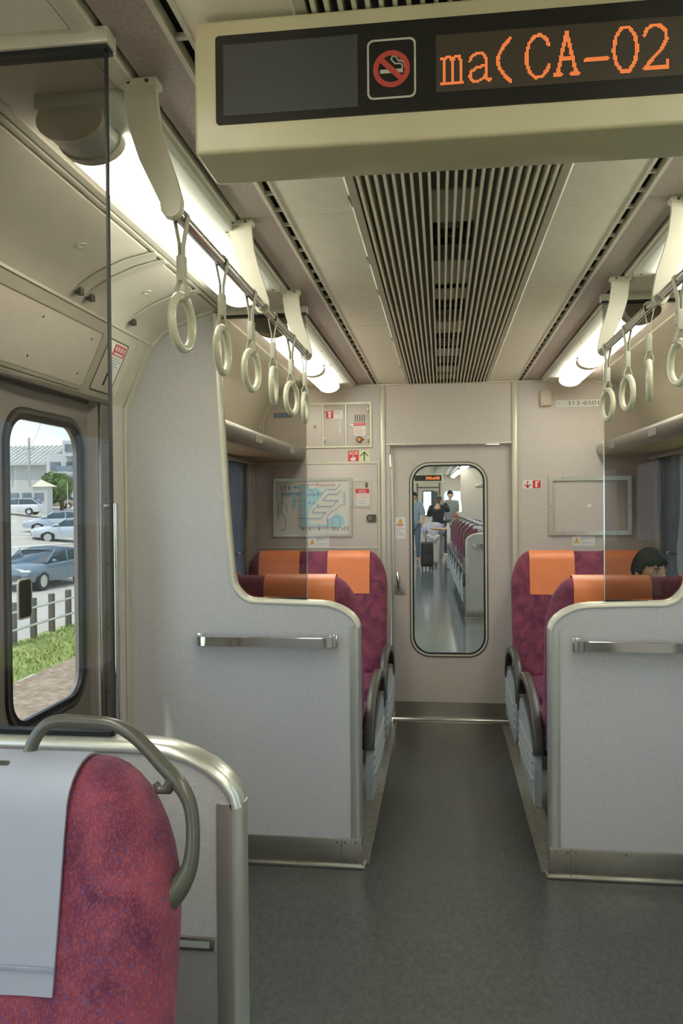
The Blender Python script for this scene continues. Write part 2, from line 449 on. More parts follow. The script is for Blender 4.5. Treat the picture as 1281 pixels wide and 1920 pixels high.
# central return-air grille
gr = thing('ceiling_grille', 'long slatted air grille running down the middle of the ceiling', 'grille', (0, 1.2, ZC))
g = G()
for i in range(23):
    x = -.2387 + .0217 * i
    for a, b in ((YR, 2.985), (2.988, YB)):
        g.box(x - .0036, x + .0036, a, b, ZC - .009, ZC + .021)
g.build('slats', mat('slat_cream', (.80, .77, .62), .4), gr)
g = G()
for s in (-1, 1):
    for a, b in ((YR, 2.985), (2.988, YB)):
        g.prism([(s * .252, ZC - .003), (s * .270, ZC - .006), (s * .276, ZC - .001), (s * .276, ZC + .01), (s * .252, ZC + .01)], 'y', a, b)
g.build('frame', COVE, gr)
g = G()
for s in (-1, 1): g.box(*sorted((s * .062, s * .27)), YR, YB, ZC + .046, ZC + .050)
g.build('backing', mat('grille_back_grey', (.27, .26, .23), .6), gr)
g = G(); y = -.3
FAN = [(.0, .55), (1.15, 1.62), (1.98, 2.12), (2.36, 2.74), (3.02, 3.10), (3.25, 3.66), (3.90, 4.30), (4.52, 4.86), (5.06, 5.18)]
prev = YR
for a, b in FAN:
    g.box(-.065, .065, prev, a, ZC + .022, ZC + .026); prev = b
g.box(-.065, .065, prev, YB, ZC + .022, ZC + .026)
g.split('cross_plate', CREAM, gr)
g = G()
for a, b in FAN: g.box(-.062, .062, a, b, ZC + .078, ZC + .080)
g.split('fan_well', DARK, gr)
g = G()
for a, b in FAN:
    if b - a > .3:
        g.cyl((-.058, (a * .45 + b * .55), ZC + .064), (.058, (a * .45 + b * .55), ZC + .064), .016, 12)
        g.box(-.045, .02, a + .05, a + .16, ZC + .055, ZC + .07, .003)
g.split('fan_unit', ARMP, gr)
g = G()
for yy in (2.10, 2.62, 3.02, 3.9, 4.7):
    g.cyl((.261, yy, ZC - .0065), (.261, yy, ZC - .003), .005, 10)
    g.box(-.2775, -.2725, yy - .05, yy + .03, ZC - .006, ZC + .002, .001)
g.split('screw', STEEL, gr)

# ================= bulkhead =================
g = G()
g.plate([(-1.44, 0), (-.387, 0), (-.387, 1.864), (.421, 1.864), (.421, 0), (1.44, 0), (1.44, 1.9), (1.25, 2.2), (1.0, 2.36), (-1.0, 2.36), (-1.25, 2.2), (-1.44, 1.9)], [], 'y', YB, YB + .04)
struct('wall_back', g, WALL)
g = G()      # vertical trims beside the doorway, head trim, ceiling joint
g.box(-.445, -.416, YB - .012, YB, 0, ZC, .003)
g.box(.424, .456, YB - .012, YB, 0, ZC, .003)
g.box(-.416, .424, YB - .006, YB, 1.864, 1.874, .002)
g.box(-.95, .95, YB - .014, YB, ZC - .012, ZC, .003)
for s in (-1, 1):
    pts = [(s * a, YB - .006, b) for a, b in ((.94, 2.268), (1.02, 2.250), (1.10, 2.220), (1.165, 2.182), (1.215, 2.135), (1.33, 1.88), (1.335, 1.5), (1.335, .9), (1.335, .1))]
    g.sweep(pts, [(-.012, -.006), (.012, -.006), (.012, .006), (-.012, .006)], up=(0, 1, 0))
struct('trim_13', g, ALUW)
struct('trim_14', G().box(-.40, .424, YB - .02, YB + .08, -.001, .004), STEEL)

# gangway door
d = G(); d.plate([(-.383, .012), (.43, .012), (.43, 1.862), (-.383, 1.862)], [rr(-.252, .440, .258, 1.742, .13, 10)], 'y', YB + .045, YB + .075)
door = struct('door_1', d, WALL)
yf = YB + .045
G().plate(rr(-.257, .433, .264, 1.748, .135, 10), [rr(-.2515, .4385, .2585, 1.7425, .13, 10)], 'y', yf - .006, yf).build('outer_seal', BLACK, door)
G().plate(rr(-.2515, .4385, .2585, 1.7425, .13, 10), [rr(-.240, .450, .247, 1.731, .12, 10)], 'y', yf - .008, yf).build('window_frame', ALUW, door)
G().plate(rr(-.240, .450, .247, 1.731, .12, 10), [rr(-.229, .461, .236, 1.720, .11, 10)], 'y', yf - .005, yf + .02).build('window_gasket', BLACK, door)
G().box(-.235, .242, yf + .012, yf + .016, .455, 1.726).build('pane', CLEAR, door)
G().box(-.382, .43, yf - .002, yf, .014, .125).build('kick_plate', STEEL, door)
G().box(-.383, -.366, yf - .006, yf, .014, 1.862, .002).build('edge_trim', ALU, door)
lp = G().box(-.371, -.289, yf - .004, yf, .850, .928, .0015).build('lock_plate', mat('lock_plate_grey', (.42, .40, .38), .4, .3), door)
g = G(); g.tube([(-.332, yf - .004, .895), (-.332, yf - .03, .895), (-.333, yf - .042, .91), (-.337, yf - .045, .95), (-.340, yf - .042, .985), (-.341, yf - .026, 1.004)], .0105, n=10, up=(1, 0, 0))
g.ell((-.331, yf - .036, .900), (.014, .012, .014)); g.build('handle', CHROME, door)
g = G(); g.cyl((-.332, yf - .005, .876), (-.332, yf - .0035, .876), .004, 10); g.box(-.352, -.342, yf - .005, yf - .0038, .866, .870); g.box(-.322, -.312, yf - .005, yf - .0038, .866, .870)
g.build('keyhole', BLACK, door)
# label on the door
def warn_tri(g, cx, cz, s, y):
    g.box_poly([(cx - s * .58, cz - s * .45), (cx + s * .58, cz - s * .45), (cx, cz + s * .55)], y, y - .0006)
def text_rows(g, x0, x1, z_top, rows, dz, y, h, frac=None):
    random.seed(int(abs(x0 * 1000) + z_top * 100))
    for r in range(rows):
        x = x0; z = z_top - r * dz; xe = x1 if not frac else x0 + (x1 - x0) * frac[r % len(frac)]
        while x < xe - h * .5:
            wd = h * random.uniform(.55, .9)
            g.box_poly([(x, z - h), (min(x + wd, xe), z - h), (min(x + wd, xe), z), (x, z)], y, y - .0005); x += wd + h * .22
    return g
def sticker(name, label, x0, x1, z0, z1, y, r=.006, m=WHITE, cat='sticker'):
    t = thing(name, label, cat, ((x0 + x1) / 2, y, z0))
    G().plate(rr(x0, z0, x1, z1, r, 4), [], 'y', y - .001, y).build('backing', m, t)
    return t
def tri_parts(t, cx, cz, s, y):
    g = G(); g.box_poly([(cx - s * .66, cz - s * .50), (cx + s * .66, cz - s * .50), (cx, cz + s * .66)], y, y - .0004); g.build('triangle_border', INK, t)
    g = G(); warn_tri(g, cx, cz, s, y - .0004); g.build('triangle', YELL, t)
    g = G(); g.box_poly([(cx - s * .05, cz - s * .12), (cx + s * .05, cz - s * .12), (cx + s * .06, cz + s * .28), (cx - s * .06, cz + s * .28)], y - .001, y - .0014)
    g.box_poly([(cx - s * .05, cz - s * .30), (cx + s * .05, cz - s * .30), (cx + s * .05, cz - s * .20), (cx - s * .05, cz - s * .20)], y - .001, y - .0014); g.build('exclamation_mark', INK, t)
t = sticker('warning_sticker', 'tall white warning sticker with yellow triangle on the gangway door', -.353, -.286, 1.234, 1.378, yf)
tri_parts(t, -.3195, 1.350, .030, yf - .001)
text_rows(G(), -.343, -.297, 1.330, 1, .02, yf - .001, .011).build('red_heading', RED, t)
text_rows(G(), -.334, -.306, 1.314, 1, .02, yf - .001, .005).build('pink_line', PINKI, t)
text_rows(G(), -.347, -.293, 1.302, 3, .012, yf - .001, .0065, (1, .5, .8)).build('text_lines', INKL, t)
text_rows(G(), -.347, -.293, 1.266, 2, .010, yf - .001, .0045).build('small_text', INKL, t)

# equipment locker above the map
lk = thing('equipment_locker', 'flush three-door equipment locker high on the bulkhead', 'locker', (-.87, YB, 1.858))
g = G(); g.plate(rr(-1.258, 1.853, -.505, 2.160, .004, 2), [rr(-1.243, 1.868, -.843, 2.145, .003, 2), rr(-.832, 1.868, -.686, 2.145, .003, 2), rr(-.676, 1.868, -.521, 2.145, .003, 2)], 'y', YB - .009, YB)
g.build('frame', ALUW, lk)
for (a, b) in ((-1.241, -.845), (-.830, -.688), (-.674, -.523)):
    dd = G().box(a, b, YB - .006, YB, 1.870, 2.143, .001).build('door', WALL, lk)
    hx = a if a > -1.2 and a < -.7 else (b - .01 if a > -.7 else a)
    g = G()
    for z in (1.905, 2.11): g.box(hx + .002, hx + .008, YB - .011, YB - .005, z - .022, z + .022, .001)
    g.split('hinge', STEEL, dd)
for cx_ in (-.893, -.645):
    g = G(); g.cyl((cx_, YB - .010, 2.0), (cx_, YB - .005, 2.0), .0125, 20); lo = g.build('lock', CHROME, lk)
    G().box(cx_ - .002, cx_ + .002, YB - .0115, YB - .0098, 1.992, 2.006).build('keyhole', BLACK, lo)
g = G()
for i in range(5): g.box(-.620 + i * .0155, -.6145 + i * .0155, YB - .007, YB - .0058, 2.028, 2.074)
g.build('sound_slots', DARK, lk)
g = G(); g.cyl((-.590, YB - .014, 1.906), (-.590, YB - .005, 1.906), .021, 24); g.build('button_ring', ARMP, lk)
G().cyl((-.590, YB - .020, 1.906), (-.590, YB - .012, 1.906), .013, 20).build('alarm_button', ORBTN, lk)
G().cyl((-.562, YB - .008, 1.906), (-.562, YB - .0055, 1.906), .005, 12).build('alarm_lamp', mat('dark_red_lamp', (.12, .0, .01), .2), lk)
t = sticker('extinguisher_sticker', 'white and red fire extinguisher sticker on middle locker door', -.817, -.702, 2.050, 2.107, YB - .006)
G().plate(rr(-.817, 2.052, -.766, 2.104, .004, 3), [], 'y', YB - .0078, YB - .007).build('red_square', RED, t)
g = G(); g.box_poly([(-.799, 2.058), (-.784, 2.058), (-.784, 2.090), (-.799, 2.090)], YB - .0078, YB - .0084); g.box_poly([(-.803, 2.090), (-.780, 2.090), (-.780, 2.098), (-.803, 2.098)], YB - .0078, YB - .0084); g.build('extinguisher_symbol', WHITE, t)
text_rows(G(), -.758, -.72, 2.100, 2, .010, YB - .007, .006, (1, .9)).build('text_lines', PINKI, t)
t = sticker('strip_label', 'narrow white vertical strip label below extinguisher sticker', -.727, -.715, 1.955, 2.045, YB - .006, .001)
g = G()
for i in range(6): g.box_poly([(-.724, 2.032 - i * .013), (-.718, 2.032 - i * .013), (-.718, 2.040 - i * .013), (-.724, 2.040 - i * .013)], YB - .007, YB - .0076)
g.build('characters', INKL, t)
t = sticker('alarm_notice', 'white notice with red heading above orange alarm button', -.627, -.548, 1.933, 2.018, YB - .006)
G().plate(rr(-.627, 2.000, -.548, 2.020, .004, 3), [], 'y', YB - .0078, YB - .007).build('red_heading', RED, t)
text_rows(G(), -.622, -.556, 2.015, 1, .01, YB - .0078, .008).build('heading_text', PINKI, t)
text_rows(G(), -.622, -.556, 1.993, 5, .011, YB - .007, .006, (.7, .9, 1, .8, .95)).build('text_lines', PINKI, t)
t = sticker('door_name_label', 'dark strip label with blue characters on left locker door', -1.180, -1.050, 2.064, 2.098, YB - .006, .001, mat('dull_label', (.20, .20, .20), .5))
text_rows(G(), -1.165, -1.065, 2.092, 1, .01, YB - .007, .020).build('blue_characters', BLUEI, t)
# SOS and arrow plates
t = sticker('sos_sign', 'red SOS sign with pressing hand below locker', -.668, -.5955, 1.757, 1.832, YB, .003, RED)
text('SOS', -.632, 1.806, YB - .001, .020, WHITE, t, 'sos_lettering', 'CENTER', .060, .012)
g = G(); g.box_poly([(-.646, 1.764), (-.620, 1.764), (-.614, 1.784), (-.622, 1.788), (-.630, 1.784), (-.650, 1.784), (-.654, 1.776)], YB - .001, YB - .0016)
g.box_poly([(-.637, 1.780), (-.630, 1.780), (-.630, 1.800), (-.637, 1.800)], YB - .001, YB - .0016); g.build('hand_symbol', WHITE, t)
t = sticker('arrow_sign', 'pale green sign with dark upward arrow beside the SOS sign', -.5945, -.522, 1.757, 1.832, YB, .003, GLOWY)
strokes(G(), [[(-.558, 1.764), (-.558, 1.818)]], YB - .001, .009).build('arrow_shaft', GREEND, t)
strokes(G(), [[(-.583, 1.796), (-.558, 1.822), (-.533, 1.796)]], YB - .001, .006).build('arrow_head', GREEND, t)
# big hatch behind the map
ht = thing('bulkhead_hatch', 'large hinged hatch panel in pale frame behind the left seats', 'hatch', (-.89, YB, .9))
G().plate(rr(-1.335, .80, -.452, 1.760, .004, 2), [rr(-1.318, .82, -.468, 1.742, .004, 2)], 'y', YB - .008, YB).build('frame', ALUW, ht)
G().box(-1.316, -.470, YB - .005, YB, .822, 1.740, .001).build('panel', WALL, ht)
G().box(-1.318, -.468, YB - .008, YB - .003, 1.166, 1.180, .001).build('cross_rail', ALUW, ht)
for z in (1.28, 1.60): G().box(-1.322, -1.310, YB - .013, YB - .006, z - .045, z + .045, .002).build('hinge', CHROME, ht)
lc = G(); lc.plate(rr(-.545, 1.348, -.480, 1.399, (.004, .004, .02, .02), 5), [], 'y', YB - .014, YB - .004); lc = lc.build('latch', CHROME, ht)
g = G(); g.cyl((-.522, YB - .018, 1.374), (-.522, YB - .012, 1.374), .014, 18); lk2 = g.build('lock', STEEL, lc)
t = sticker('map_warning_sticker', 'small white warning sticker below the route map', -.946, -.801, 1.178, 1.251, YB - .005)
tri_parts(t, -.919, 1.212, .030, YB - .006)
text_rows(G(), -.893, -.812, 1.240, 3, .010, YB - .006, .0055, (.7, 1, .4)).build('text_lines', INKL, t)
text_rows(G(), -.893, -.812, 1.203, 2, .009, YB - .006, .004, (1, .9)).build('small_text', INKL, t)
t = sticker('frame_warning_sticker', 'small white warning sticker below the empty poster frame', .808, .951, 1.186, 1.256, YB)
tri_parts(t, .836, 1.218, .030, YB - .001)
text_rows(G(), .862, .942, 1.246, 3, .010, YB - .001, .0055, (.7, 1, .4)).build('text_lines', INKL, t)
text_rows(G(), .862, .942, 1.209, 2, .009, YB - .001, .004, (1, .9)).build('small_text', INKL, t)
# notice pocket
nb = thing('notice_panel', 'small framed recessed panel with red notice right of route map', 'panel', (-.57, YB, 1.45))
G().plate(rr(-.631, 1.448, -.513, 1.635, .004, 2), [rr(-.620, 1.459, -.524, 1.624, .003, 2)], 'y', YB - .010, YB).build('frame', ALUW, nb)
G().box(-.621, -.523, YB - .007, YB, 1.458, 1.625).build('panel', WALL, nb)
G().box(-.551, -.536, YB - .0085, YB - .0068, 1.580, 1.613).build('finger_slot', DGREY, nb)
G().plate(rr(-.617, 1.462, -.527, 1.572, .005, 3), [], 'y', YB - .0082, YB - .007).build('notice_sheet', WHITE, nb)
G().plate(rr(-.617, 1.542, -.527, 1.573, (.001, .005, .005, .001), 3), [], 'y', YB - .0090, YB - .0082).build('red_heading', RED, nb)
text_rows(G(), -.602, -.545, 1.567, 2, .013, YB - .0090, .008).build('heading_text', PINKI, nb)
text_rows(G(), -.612, -.534, 1.535, 4, .010, YB - .0082, .006, (1, .9)).build('pink_text', PINKI, nb)
text_rows(G(), -.612, -.534, 1.493, 3, .009, YB - .0082, .005, (1, .7)).build('grey_text', INKL, nb)
# route map
mpT = thing('route_map', 'framed railway route map with blue bays and zigzag lines', 'map', (-.915, YB, 1.25))
G().plate(rr(-1.186, 1.250, -.642, 1.648, .003, 2), [rr(-1.168, 1.268, -.660, 1.630, .002, 2)], 'y', YB - .016, YB - .004).build('frame', ALU, mpT)
ym = YB - .010
ms = G().box(-1.170, -.658, ym, YB - .004, 1.266, 1.632).build('map_sheet', mat('map_paper', (.66, .67, .60), .3, var=.02), mpT)
def mp_(x, y):   # crop coordinates of the sheet (95..1210, 115..905) to wall coordinates
    return (-1.170 + (x - 92) / (1212 - 92) * .512, 1.632 - (y - 115) / (908 - 115) * .366)
def MP(l): return [mp_(*p) for p in l]
g = G()
g.box_poly(MP([(465, 170), (590, 170), (590, 225), (740, 230), (795, 285), (795, 340), (600, 555), (590, 740), (600, 765), (870, 765), (870, 680), (930, 665), (990, 612), (1060, 612), (1125, 670), (1125, 770), (1075, 780), (1075, 815), (500, 820), (465, 780)]), ym, ym - .0005)
g.box_poly(MP([(180, 290), (465, 290), (465, 340), (410, 345), (405, 540), (345, 535), (345, 345), (180, 345)]), ym, ym - .0005)
g.box_poly(MP([(285, 200), (465, 200), (465, 235), (285, 235)]), ym, ym - .0005)
g.build('bay_shading', CYAN, ms)
g = G(); strokes(g, [MP(l) for l in ([(550, 320), (790, 320), (865, 245), (1005, 245), (1080, 170)], [(1085, 265), (1030, 318), (890, 318), (805, 408), (1038, 408), (950, 496), (720, 496), (640, 582), (860, 582), (775, 672), (420, 672)], [(180, 295), (515, 295)])], ym - .0006, .0042); g.build('blue_lines', BLUEI, ms)
g = G(); strokes(g, [MP(l) for l in ([(1140, 285), (1140, 465), (1125, 480), (1070, 480), (995, 555), (960, 555), (878, 640), (878, 850)],)], ym - .0006, .0042); g.build('purple_line', PURPI, ms)
g = G(); strokes(g, [MP(l) for l in ([(590, 178), (990, 178)], [(465, 230), (465, 790), (480, 803), (1000, 803)], [(380, 200), (430, 200)])], ym - .0006, .0042); g.build('red_lines', REDI, ms)
g = G(); strokes(g, [MP(l) for l in ([(186, 300), (186, 600), (243, 650), (243, 820), (225, 840), (160, 845)], [(130, 650), (130, 450), (150, 428), (220, 428)], [(186, 458), (250, 458), (265, 480), (265, 575)], [(358, 500), (358, 430), (375, 410), (500, 410)], [(430, 200), (465, 230)], [(435, 215), (470, 175), (590, 175), (590, 225), (675, 295), (675, 345)], [(420, 488), (465, 488)], [(435, 300), (435, 780), (490, 830), (510, 855)], [(952, 830), (952, 670), (970, 655), (1045, 655), (1065, 670), (1065, 820)])], ym - .0006, .0034); g.build('green_lines', MAPG, ms)
g = G()
for x, a, b in ((184, 190, 255), (240, 190, 255), (296, 190, 255), (385, 190, 225), (503, 805, 855), (607, 805, 855), (750, 805, 855), (968, 805, 855), (1000, 800, 855), (1035, 795, 855), (1100, 805, 855), (1137, 795, 855), (1177, 790, 855)):
    g.box_poly(MP([(x - 6, a), (x + 6, a), (x + 6, b), (x - 6, b)]), ym - .0006, ym - .0011)
random.seed(3)
for (x0, x1, y0) in ((720, 990, 200), (900, 1000, 262), (900, 1040, 335), (830, 1010, 428), (730, 940, 516), (660, 850, 605), (600, 780, 694), (500, 960, 830), (190, 460, 318), (560, 780, 338)):
    x = x0
    while x < x1:
        h = random.uniform(8, 18); g.box_poly(MP([(x, y0 - 8), (x + 3.5, y0 - 8), (x + 3.5, y0 + h - 8), (x, y0 + h - 8)]), ym - .0006, ym - .0011); x += random.uniform(9, 15)
for (x0, y0, y1) in ((1125, 290, 460), (250, 660, 820), (170, 470, 600), (360, 520, 530), (880, 690, 790), (145, 460, 640)):
    y = y0
    while y < y1:
        wd = random.uniform(8, 20); g.box_poly(MP([(x0 - wd, y), (x0, y), (x0, y + 3.5), (x0 - wd, y + 3.5)]), ym - .0006, ym - .0011); y += random.uniform(9, 15)
g.build('station_marks', INK, ms)
g = G()
for (x, y, r) in ((605, 440, 14), (670, 448, 13), (735, 296, 12), (735, 470, 10)): g.box_poly(circ(*mp_(x, y), .0060 * r / 12, 10), ym - .0006, ym - .0011)
g.split('blue_spot', BLUEI, ms)
g = G()
for (x, y, r) in ((730, 160, 12), (738, 778, 10), (690, 248, 6)): g.box_poly(circ(*mp_(x, y), .0052 * r / 12, 10), ym - .0006, ym - .0011)
g.split('red_spot', REDI, ms)
# empty poster frame, sensor box, number plate, extinguisher direction sign
pf = thing('poster_frame', 'empty aluminium poster frame on the right bulkhead', 'frame', (.92, YB, 1.25))
G().plate(rr(.656, 1.255, 1.184, 1.640, .003, 2), [rr(.684, 1.282, 1.157, 1.612, .002, 2)], 'y', YB - .016, YB).build('frame', ALU, pf)
G().box(.682, 1.159, YB - .004, YB, 1.280, 1.614).build('backing', WALL, pf)
G().cyl((.917, YB - .007, 1.448), (.917, YB - .003, 1.448), .013, 18).build('round_boss', WHITE, pf)
g = G()
for (x, z) in ((.75, 1.268), (1.09, 1.268), (.75, 1.626), (1.09, 1.626), (.670, 1.445), (1.171, 1.445)): g.cyl((x, YB - .018, z), (x, YB - .015, z), .004, 8)
g.split('screw', STEEL, pf)
bx = thing('sensor_box', 'small cream plastic box beside the car number plate', 'box', (.64, YB, 2.10))
G().box(.605, .677, YB - .035, YB, 2.103, 2.207, .006).build('cover', mat('pinkish_cream', (.62, .53, .44), .45), bx)
G().box(.622, .626, YB - .036, YB - .034, 2.120, 2.124).build('indicator', INK, bx)
npl = sticker('car_number_plate', 'pale plate reading 313-8501 high on the right bulkhead', .708, 1.000, 2.096, 2.141, YB, .001)
text('モハ', .720, 2.106, YB - .001, .020, INKL, npl, 'small_characters', 'LEFT', .050)
text('313-8501', .782, 2.106, YB - .001, .026, INK, npl, 'number_lettering', 'LEFT', .200, -.006)
t = sticker('extinguisher_direction_sign', 'white sign with red down arrow and fire extinguisher symbol', .494, .611, 1.563, 1.620, YB, .005)
strokes(G(), [[(.523, 1.612), (.523, 1.574)]], YB - .001, .008).build('arrow_shaft', RED, t)
strokes(G(), [[(.505, 1.589), (.523, 1.572), (.541, 1.589)]], YB - .001, .008).build('arrow_head', RED, t)
G().plate(rr(.556, 1.566, .608, 1.617, .004, 3), [], 'y', YB - .0018, YB - .001).build('red_square', RED, t)
g = G(); g.box_poly([(.573, 1.572), (.586, 1.572), (.586, 1.604), (.573, 1.604)], YB - .0018, YB - .0024); g.box_poly([(.573, 1.604), (.598, 1.604), (.598, 1.611), (.573, 1.611)], YB - .0018, YB - .0024); g.build('extinguisher_symbol', WHITE, t)
g = G().box(1.215, 1.235, YB - .012, YB, 1.700, 1.720, .002); g.tube([(1.225, YB - .01, 1.71), (1.225, YB - .045, 1.70), (1.225, YB - .055, 1.72), (1.225, YB - .055, 1.735)], .004, n=8, up=(1, 0, 0))
g.build('coat_hook', ALUW, label='small pale coat hook under the right luggage rack end', cat='hook')

# ================= seat-bay partitions =================
def partition(s, y0, label, full=True, near=False, xin=1.336, rail=True):
    y1 = y0 + .042; ym_ = (y0 + y1) / 2
    t = thing('seat_partition', label, 'partition', (s * .85, ym_, 0))
    post = .367
    if full:
        inner = [(.950, 2.262), (.933, 1.90), (.916, 1.577), (.900, 1.35), (.887, 1.20)] + arcp(.800, 1.180, .087, 0, -90, 7)[1:]
        inner = [(a, b - .002) for a, b in inner]
        outer = [(1.336, .12), (1.336, 1.86), (1.228, 2.128), (1.17, 2.178), (1.10, 2.217), (1.02, 2.248), (.955, 2.264)]
    else:
        inner = [(xin, 1.084), (.95, 1.084)]; outer = [(xin, .12)]
    top = [(.56, 1.072), (.53, 1.071), (.495, 1.067), (.460, 1.056), (.428, 1.040), (.405, 1.022), (.388, 1.000), (post + .0145, .976)]
    inner = [(a + (.012 if b > 1.19 else .010), b) if b > 1.12 else (a, b - .012) for a, b in inner]
    poly = [(post + .044, .12)] + outer + inner + top + [(post + .0145, .94), (post + .044, .94)]
    poly = [(s * a, b) for a, b in poly]
    G().prism(poly, 'y', y0, y1).build('panel', WALLB, t)
    g = G(); pth = [(s * a, ym_, b) for a, b in (inner if full else inner[:1])] + [(s * a, ym_, b) for a, b in ([] if full else inner[1:])] + [(s * a, ym_, b) for a, b in top]
    prof = [(-.027, -.006), (-.027, .002), (-.021, .010), (-.010, .0135), (.010, .0135), (.021, .010), (.027, .002), (.027, -.006)]
    g.sweep(pth, prof, up=(0, 0, 1) if False else (s * -1, 0, .3)); g.build('edge_trim', ALUW if not near else ALU, t)
    g = G(); pp = [(s * a, b) for a, b in ([(post + .046, y0 - .003), (post + .034, y0 - .006)] + [(post + .020 - .020 * math.sin(q), ym_ - .027 * math.cos(q)) for q in [PI * i / 12 for i in range(13)]] + [(post + .046, y1 + .004)])]
    g.prism(pp, 'z', .12, .985); pst = g.build('post', ALU, t)
    g = G().box(*sorted((s * (post + .002), s * 1.336)), y0 - .005, y1 + .005, .012, .12, .002)
    g.prism([(s * .36, .0), (s * .36, .012), (s * 1.336, .012), (s * 1.336, .0)], 'y', y0 - .012, y1 + .012) if False else g.box(*sorted((s * (post - .010), s * 1.336)), y0 - .014, y1 + .010, .0, .014, .005)
    kp = g.build('kick_plate', STEEL, t)
    g = G()
    for x in (.395, .438, .470, .66, .88, 1.1):
        for z in (.030, .105): g.cyl((s * x, y0 - .0075, z), (s * x, y0 - .004, z), .0035, 8)
    g.box(*sorted((s * .4505, s * .4525)), y0 - .0056, y0 - .0045, .012, .12)
    g.split('screw', DGREY, kp)
    gx = .600 if near else .589
    if full:
        gp = [(gx, 1.088), (gx, 2.250), (.948, 2.250)] + [(a - .010, b) for a, b in inner[1:5]] + [(a * 1, b + .004) for a, b in arcp(.795, 1.180, .082, 0, -90, 6)[1:]]
    else:
        gp = [(gx, 1.090), (gx, 2.250), (1.0, 2.250), (1.15, 2.19), (1.22, 2.12), (1.33, 1.86), (1.33, 1.090)]
    gp = [(s * a, b) for a, b in gp]
    gl = G().prism(gp, 'y', ym_ - .003, ym_ + .003).build('glass_pane', SMOKE, t)
    gsk = G().box(*sorted((s * (gx + (.0 if near else .0)), s * (gx - .0035))), ym_ - .0045, ym_ + .0045, 1.084, 2.252)
    gsk.build('glass_edge', BLACK if near else CHROME, t)  # caught light put into the edge colour: bright on far panes, dark on near
    if full:
        g = G(); g.sweep([(s * (a - .006), ym_, b) for a, b in inner[:5]] + [(s * a, ym_, b + .006) for a, b in inner[5:]] + [(s * gx, ym_, 1.090)], [(-.010, -.005), (.010, -.005), (.010, .005), (-.010, .005)], up=(-s, 0, .3)); g.build('glass_gasket', BLACK, t)
    else:
        G().box(*sorted((s * gx, s * 1.335)), ym_ - .010, ym_ + .010, 1.086, 1.094).build('glass_gasket', BLACK, t)
    ch = G().box(*sorted((s * (gx - .012), s * (.95 if full else 1.0))), ym_ - .020, ym_ + .020, 2.252, ZC + .0005, .002).build('ceiling_channel', ALUW, t)
    G().box(*sorted((s * (gx - .008), s * (.945 if full else 1.0))), ym_ - .014, ym_ + .014, 2.244, 2.253).build('channel_gasket', BLACK, ch)
    if rail:
        xa, xb = s * .478, s * 1.030
        z = .922; g = G()
        pts = [(xa, y0, z), (xa, y0 - .030, z), (xa + s * .004, y0 - .042, z), (xa + s * .018, y0 - .050, z), (xa + s * .040, y0 - .052, z)]
        pts += [(xb - s * .040, y0 - .052, z), (xb - s * .018, y0 - .050, z), (xb - s * .004, y0 - .042, z), (xb, y0 - .030, z), (xb, y0, z)]
        g.sweep(pts, [(-.011, -.018), (-.005, -.022), (.005, -.022), (.011, -.018), (.011, .018), (.005, .022), (-.005, .022), (-.011, .018)], up=(0, 0, 1))
        gb = g.build('grab_bar', CHROME, t)
        for x in (xa, xb): G().box(x - .016, x + .016, y0 - .008, y0 + .001, z - .026, z + .026, .004).build('mount', CHROME, gb)
    return t
partition(-1, 3.18, 'left grey partition with chrome grab bar and smoked glass before seat bay')
partition(1, 3.18, 'right grey partition with chrome grab bar and smoked glass before seat bay')
pt = partition(-1, 1.272, 'low grey partition with tall smoked glass behind the near seat', full=False, near=True, rail=False)
g = G().box(-1.3, -.418, 1.266, 1.272, .740, .762, .002); b_ = g.build('ledge_strip', STEEL, pt)
G().box(-1.3, -.426, 1.2645, 1.267, .746, .756).build('ledge_inlay', LGREY, b_)
G().box(-1.336, -.4135, 1.270, 1.2725, .12, .738).build('lower_panel', mat('lower_panel_grey', (.30, .285, .275), .4, var=.06, scale=150), pt)
# ================= ceiling lights =================
def half(cx, z, rx, rz, n=16): return [(cx + rx * math.cos(PI * (.84 + 1.32 * i / n)), z - .020 + (rz - .020) * math.sin(PI * (.84 + 1.32 * i / n))) for i in range(n + 1)]
DIFG = mat('unlit_diffuser', (.62, .64, .60), .25, var=.02)
def light(s, y0, y1, lit, grey, label):
    t = thing('ceiling_light', label, 'light', (s * .74, (y0 + y1) / 2, 2.19))
    G().box(*sorted((s * .622, s * .822)), y0, y1, 2.250, ZC + .001, .003).build('base_plate', mat_base, t)
    g = G()
    for a, b in zip((y0, *[q for ab in lit for q in ab][1:-1:2]), (y0 + .1, *[q for ab in lit for q in ab][2::2])): pass
    for a, b in lit:
        d = G().prism(half(s * .757, 2.252, .066, .060), 'y', a, b).build('diffuser', TUBE, t)
    for a, b in grey:
        G().prism(half(s * .757, 2.252, .064, .058), 'y', a, b).build('end_piece', DIFG, t)
    g = G()
    ends = sorted([q for ab in lit + grey for q in ab])
    for yy in ends: g.prism(half(s * .757, 2.252, .0685, .0625), 'y', yy - .006, yy + .006)
    g.split('end_cap', CREAM, t)
    g = G()
    yy = y0 + .12
    while yy < y1:
        g.cyl((s * .640, yy, 2.249), (s * .640, yy, 2.2505), .0045, 8); yy += .62
    g.split('screw', DARK, t)
    return t
mat_base = mat('light_base_white', (.66, .68, .60), .4, var=.02)
light(-1, 1.465, 2.86, [(1.59, 2.82)], [(1.485, 1.578)], 'long lit ceiling light over the left vestibule beside the strap bar')
light(1, 1.465, 2.86, [(1.59, 2.82)], [(1.485, 1.578)], 'long lit ceiling light over the right vestibule beside the strap bar')
light(-1, 3.26, 5.30, [(3.36, 4.40), (4.46, 5.09)], [(3.28, 3.35), (4.412, 4.448)], 'lit ceiling light over the left seat bay')
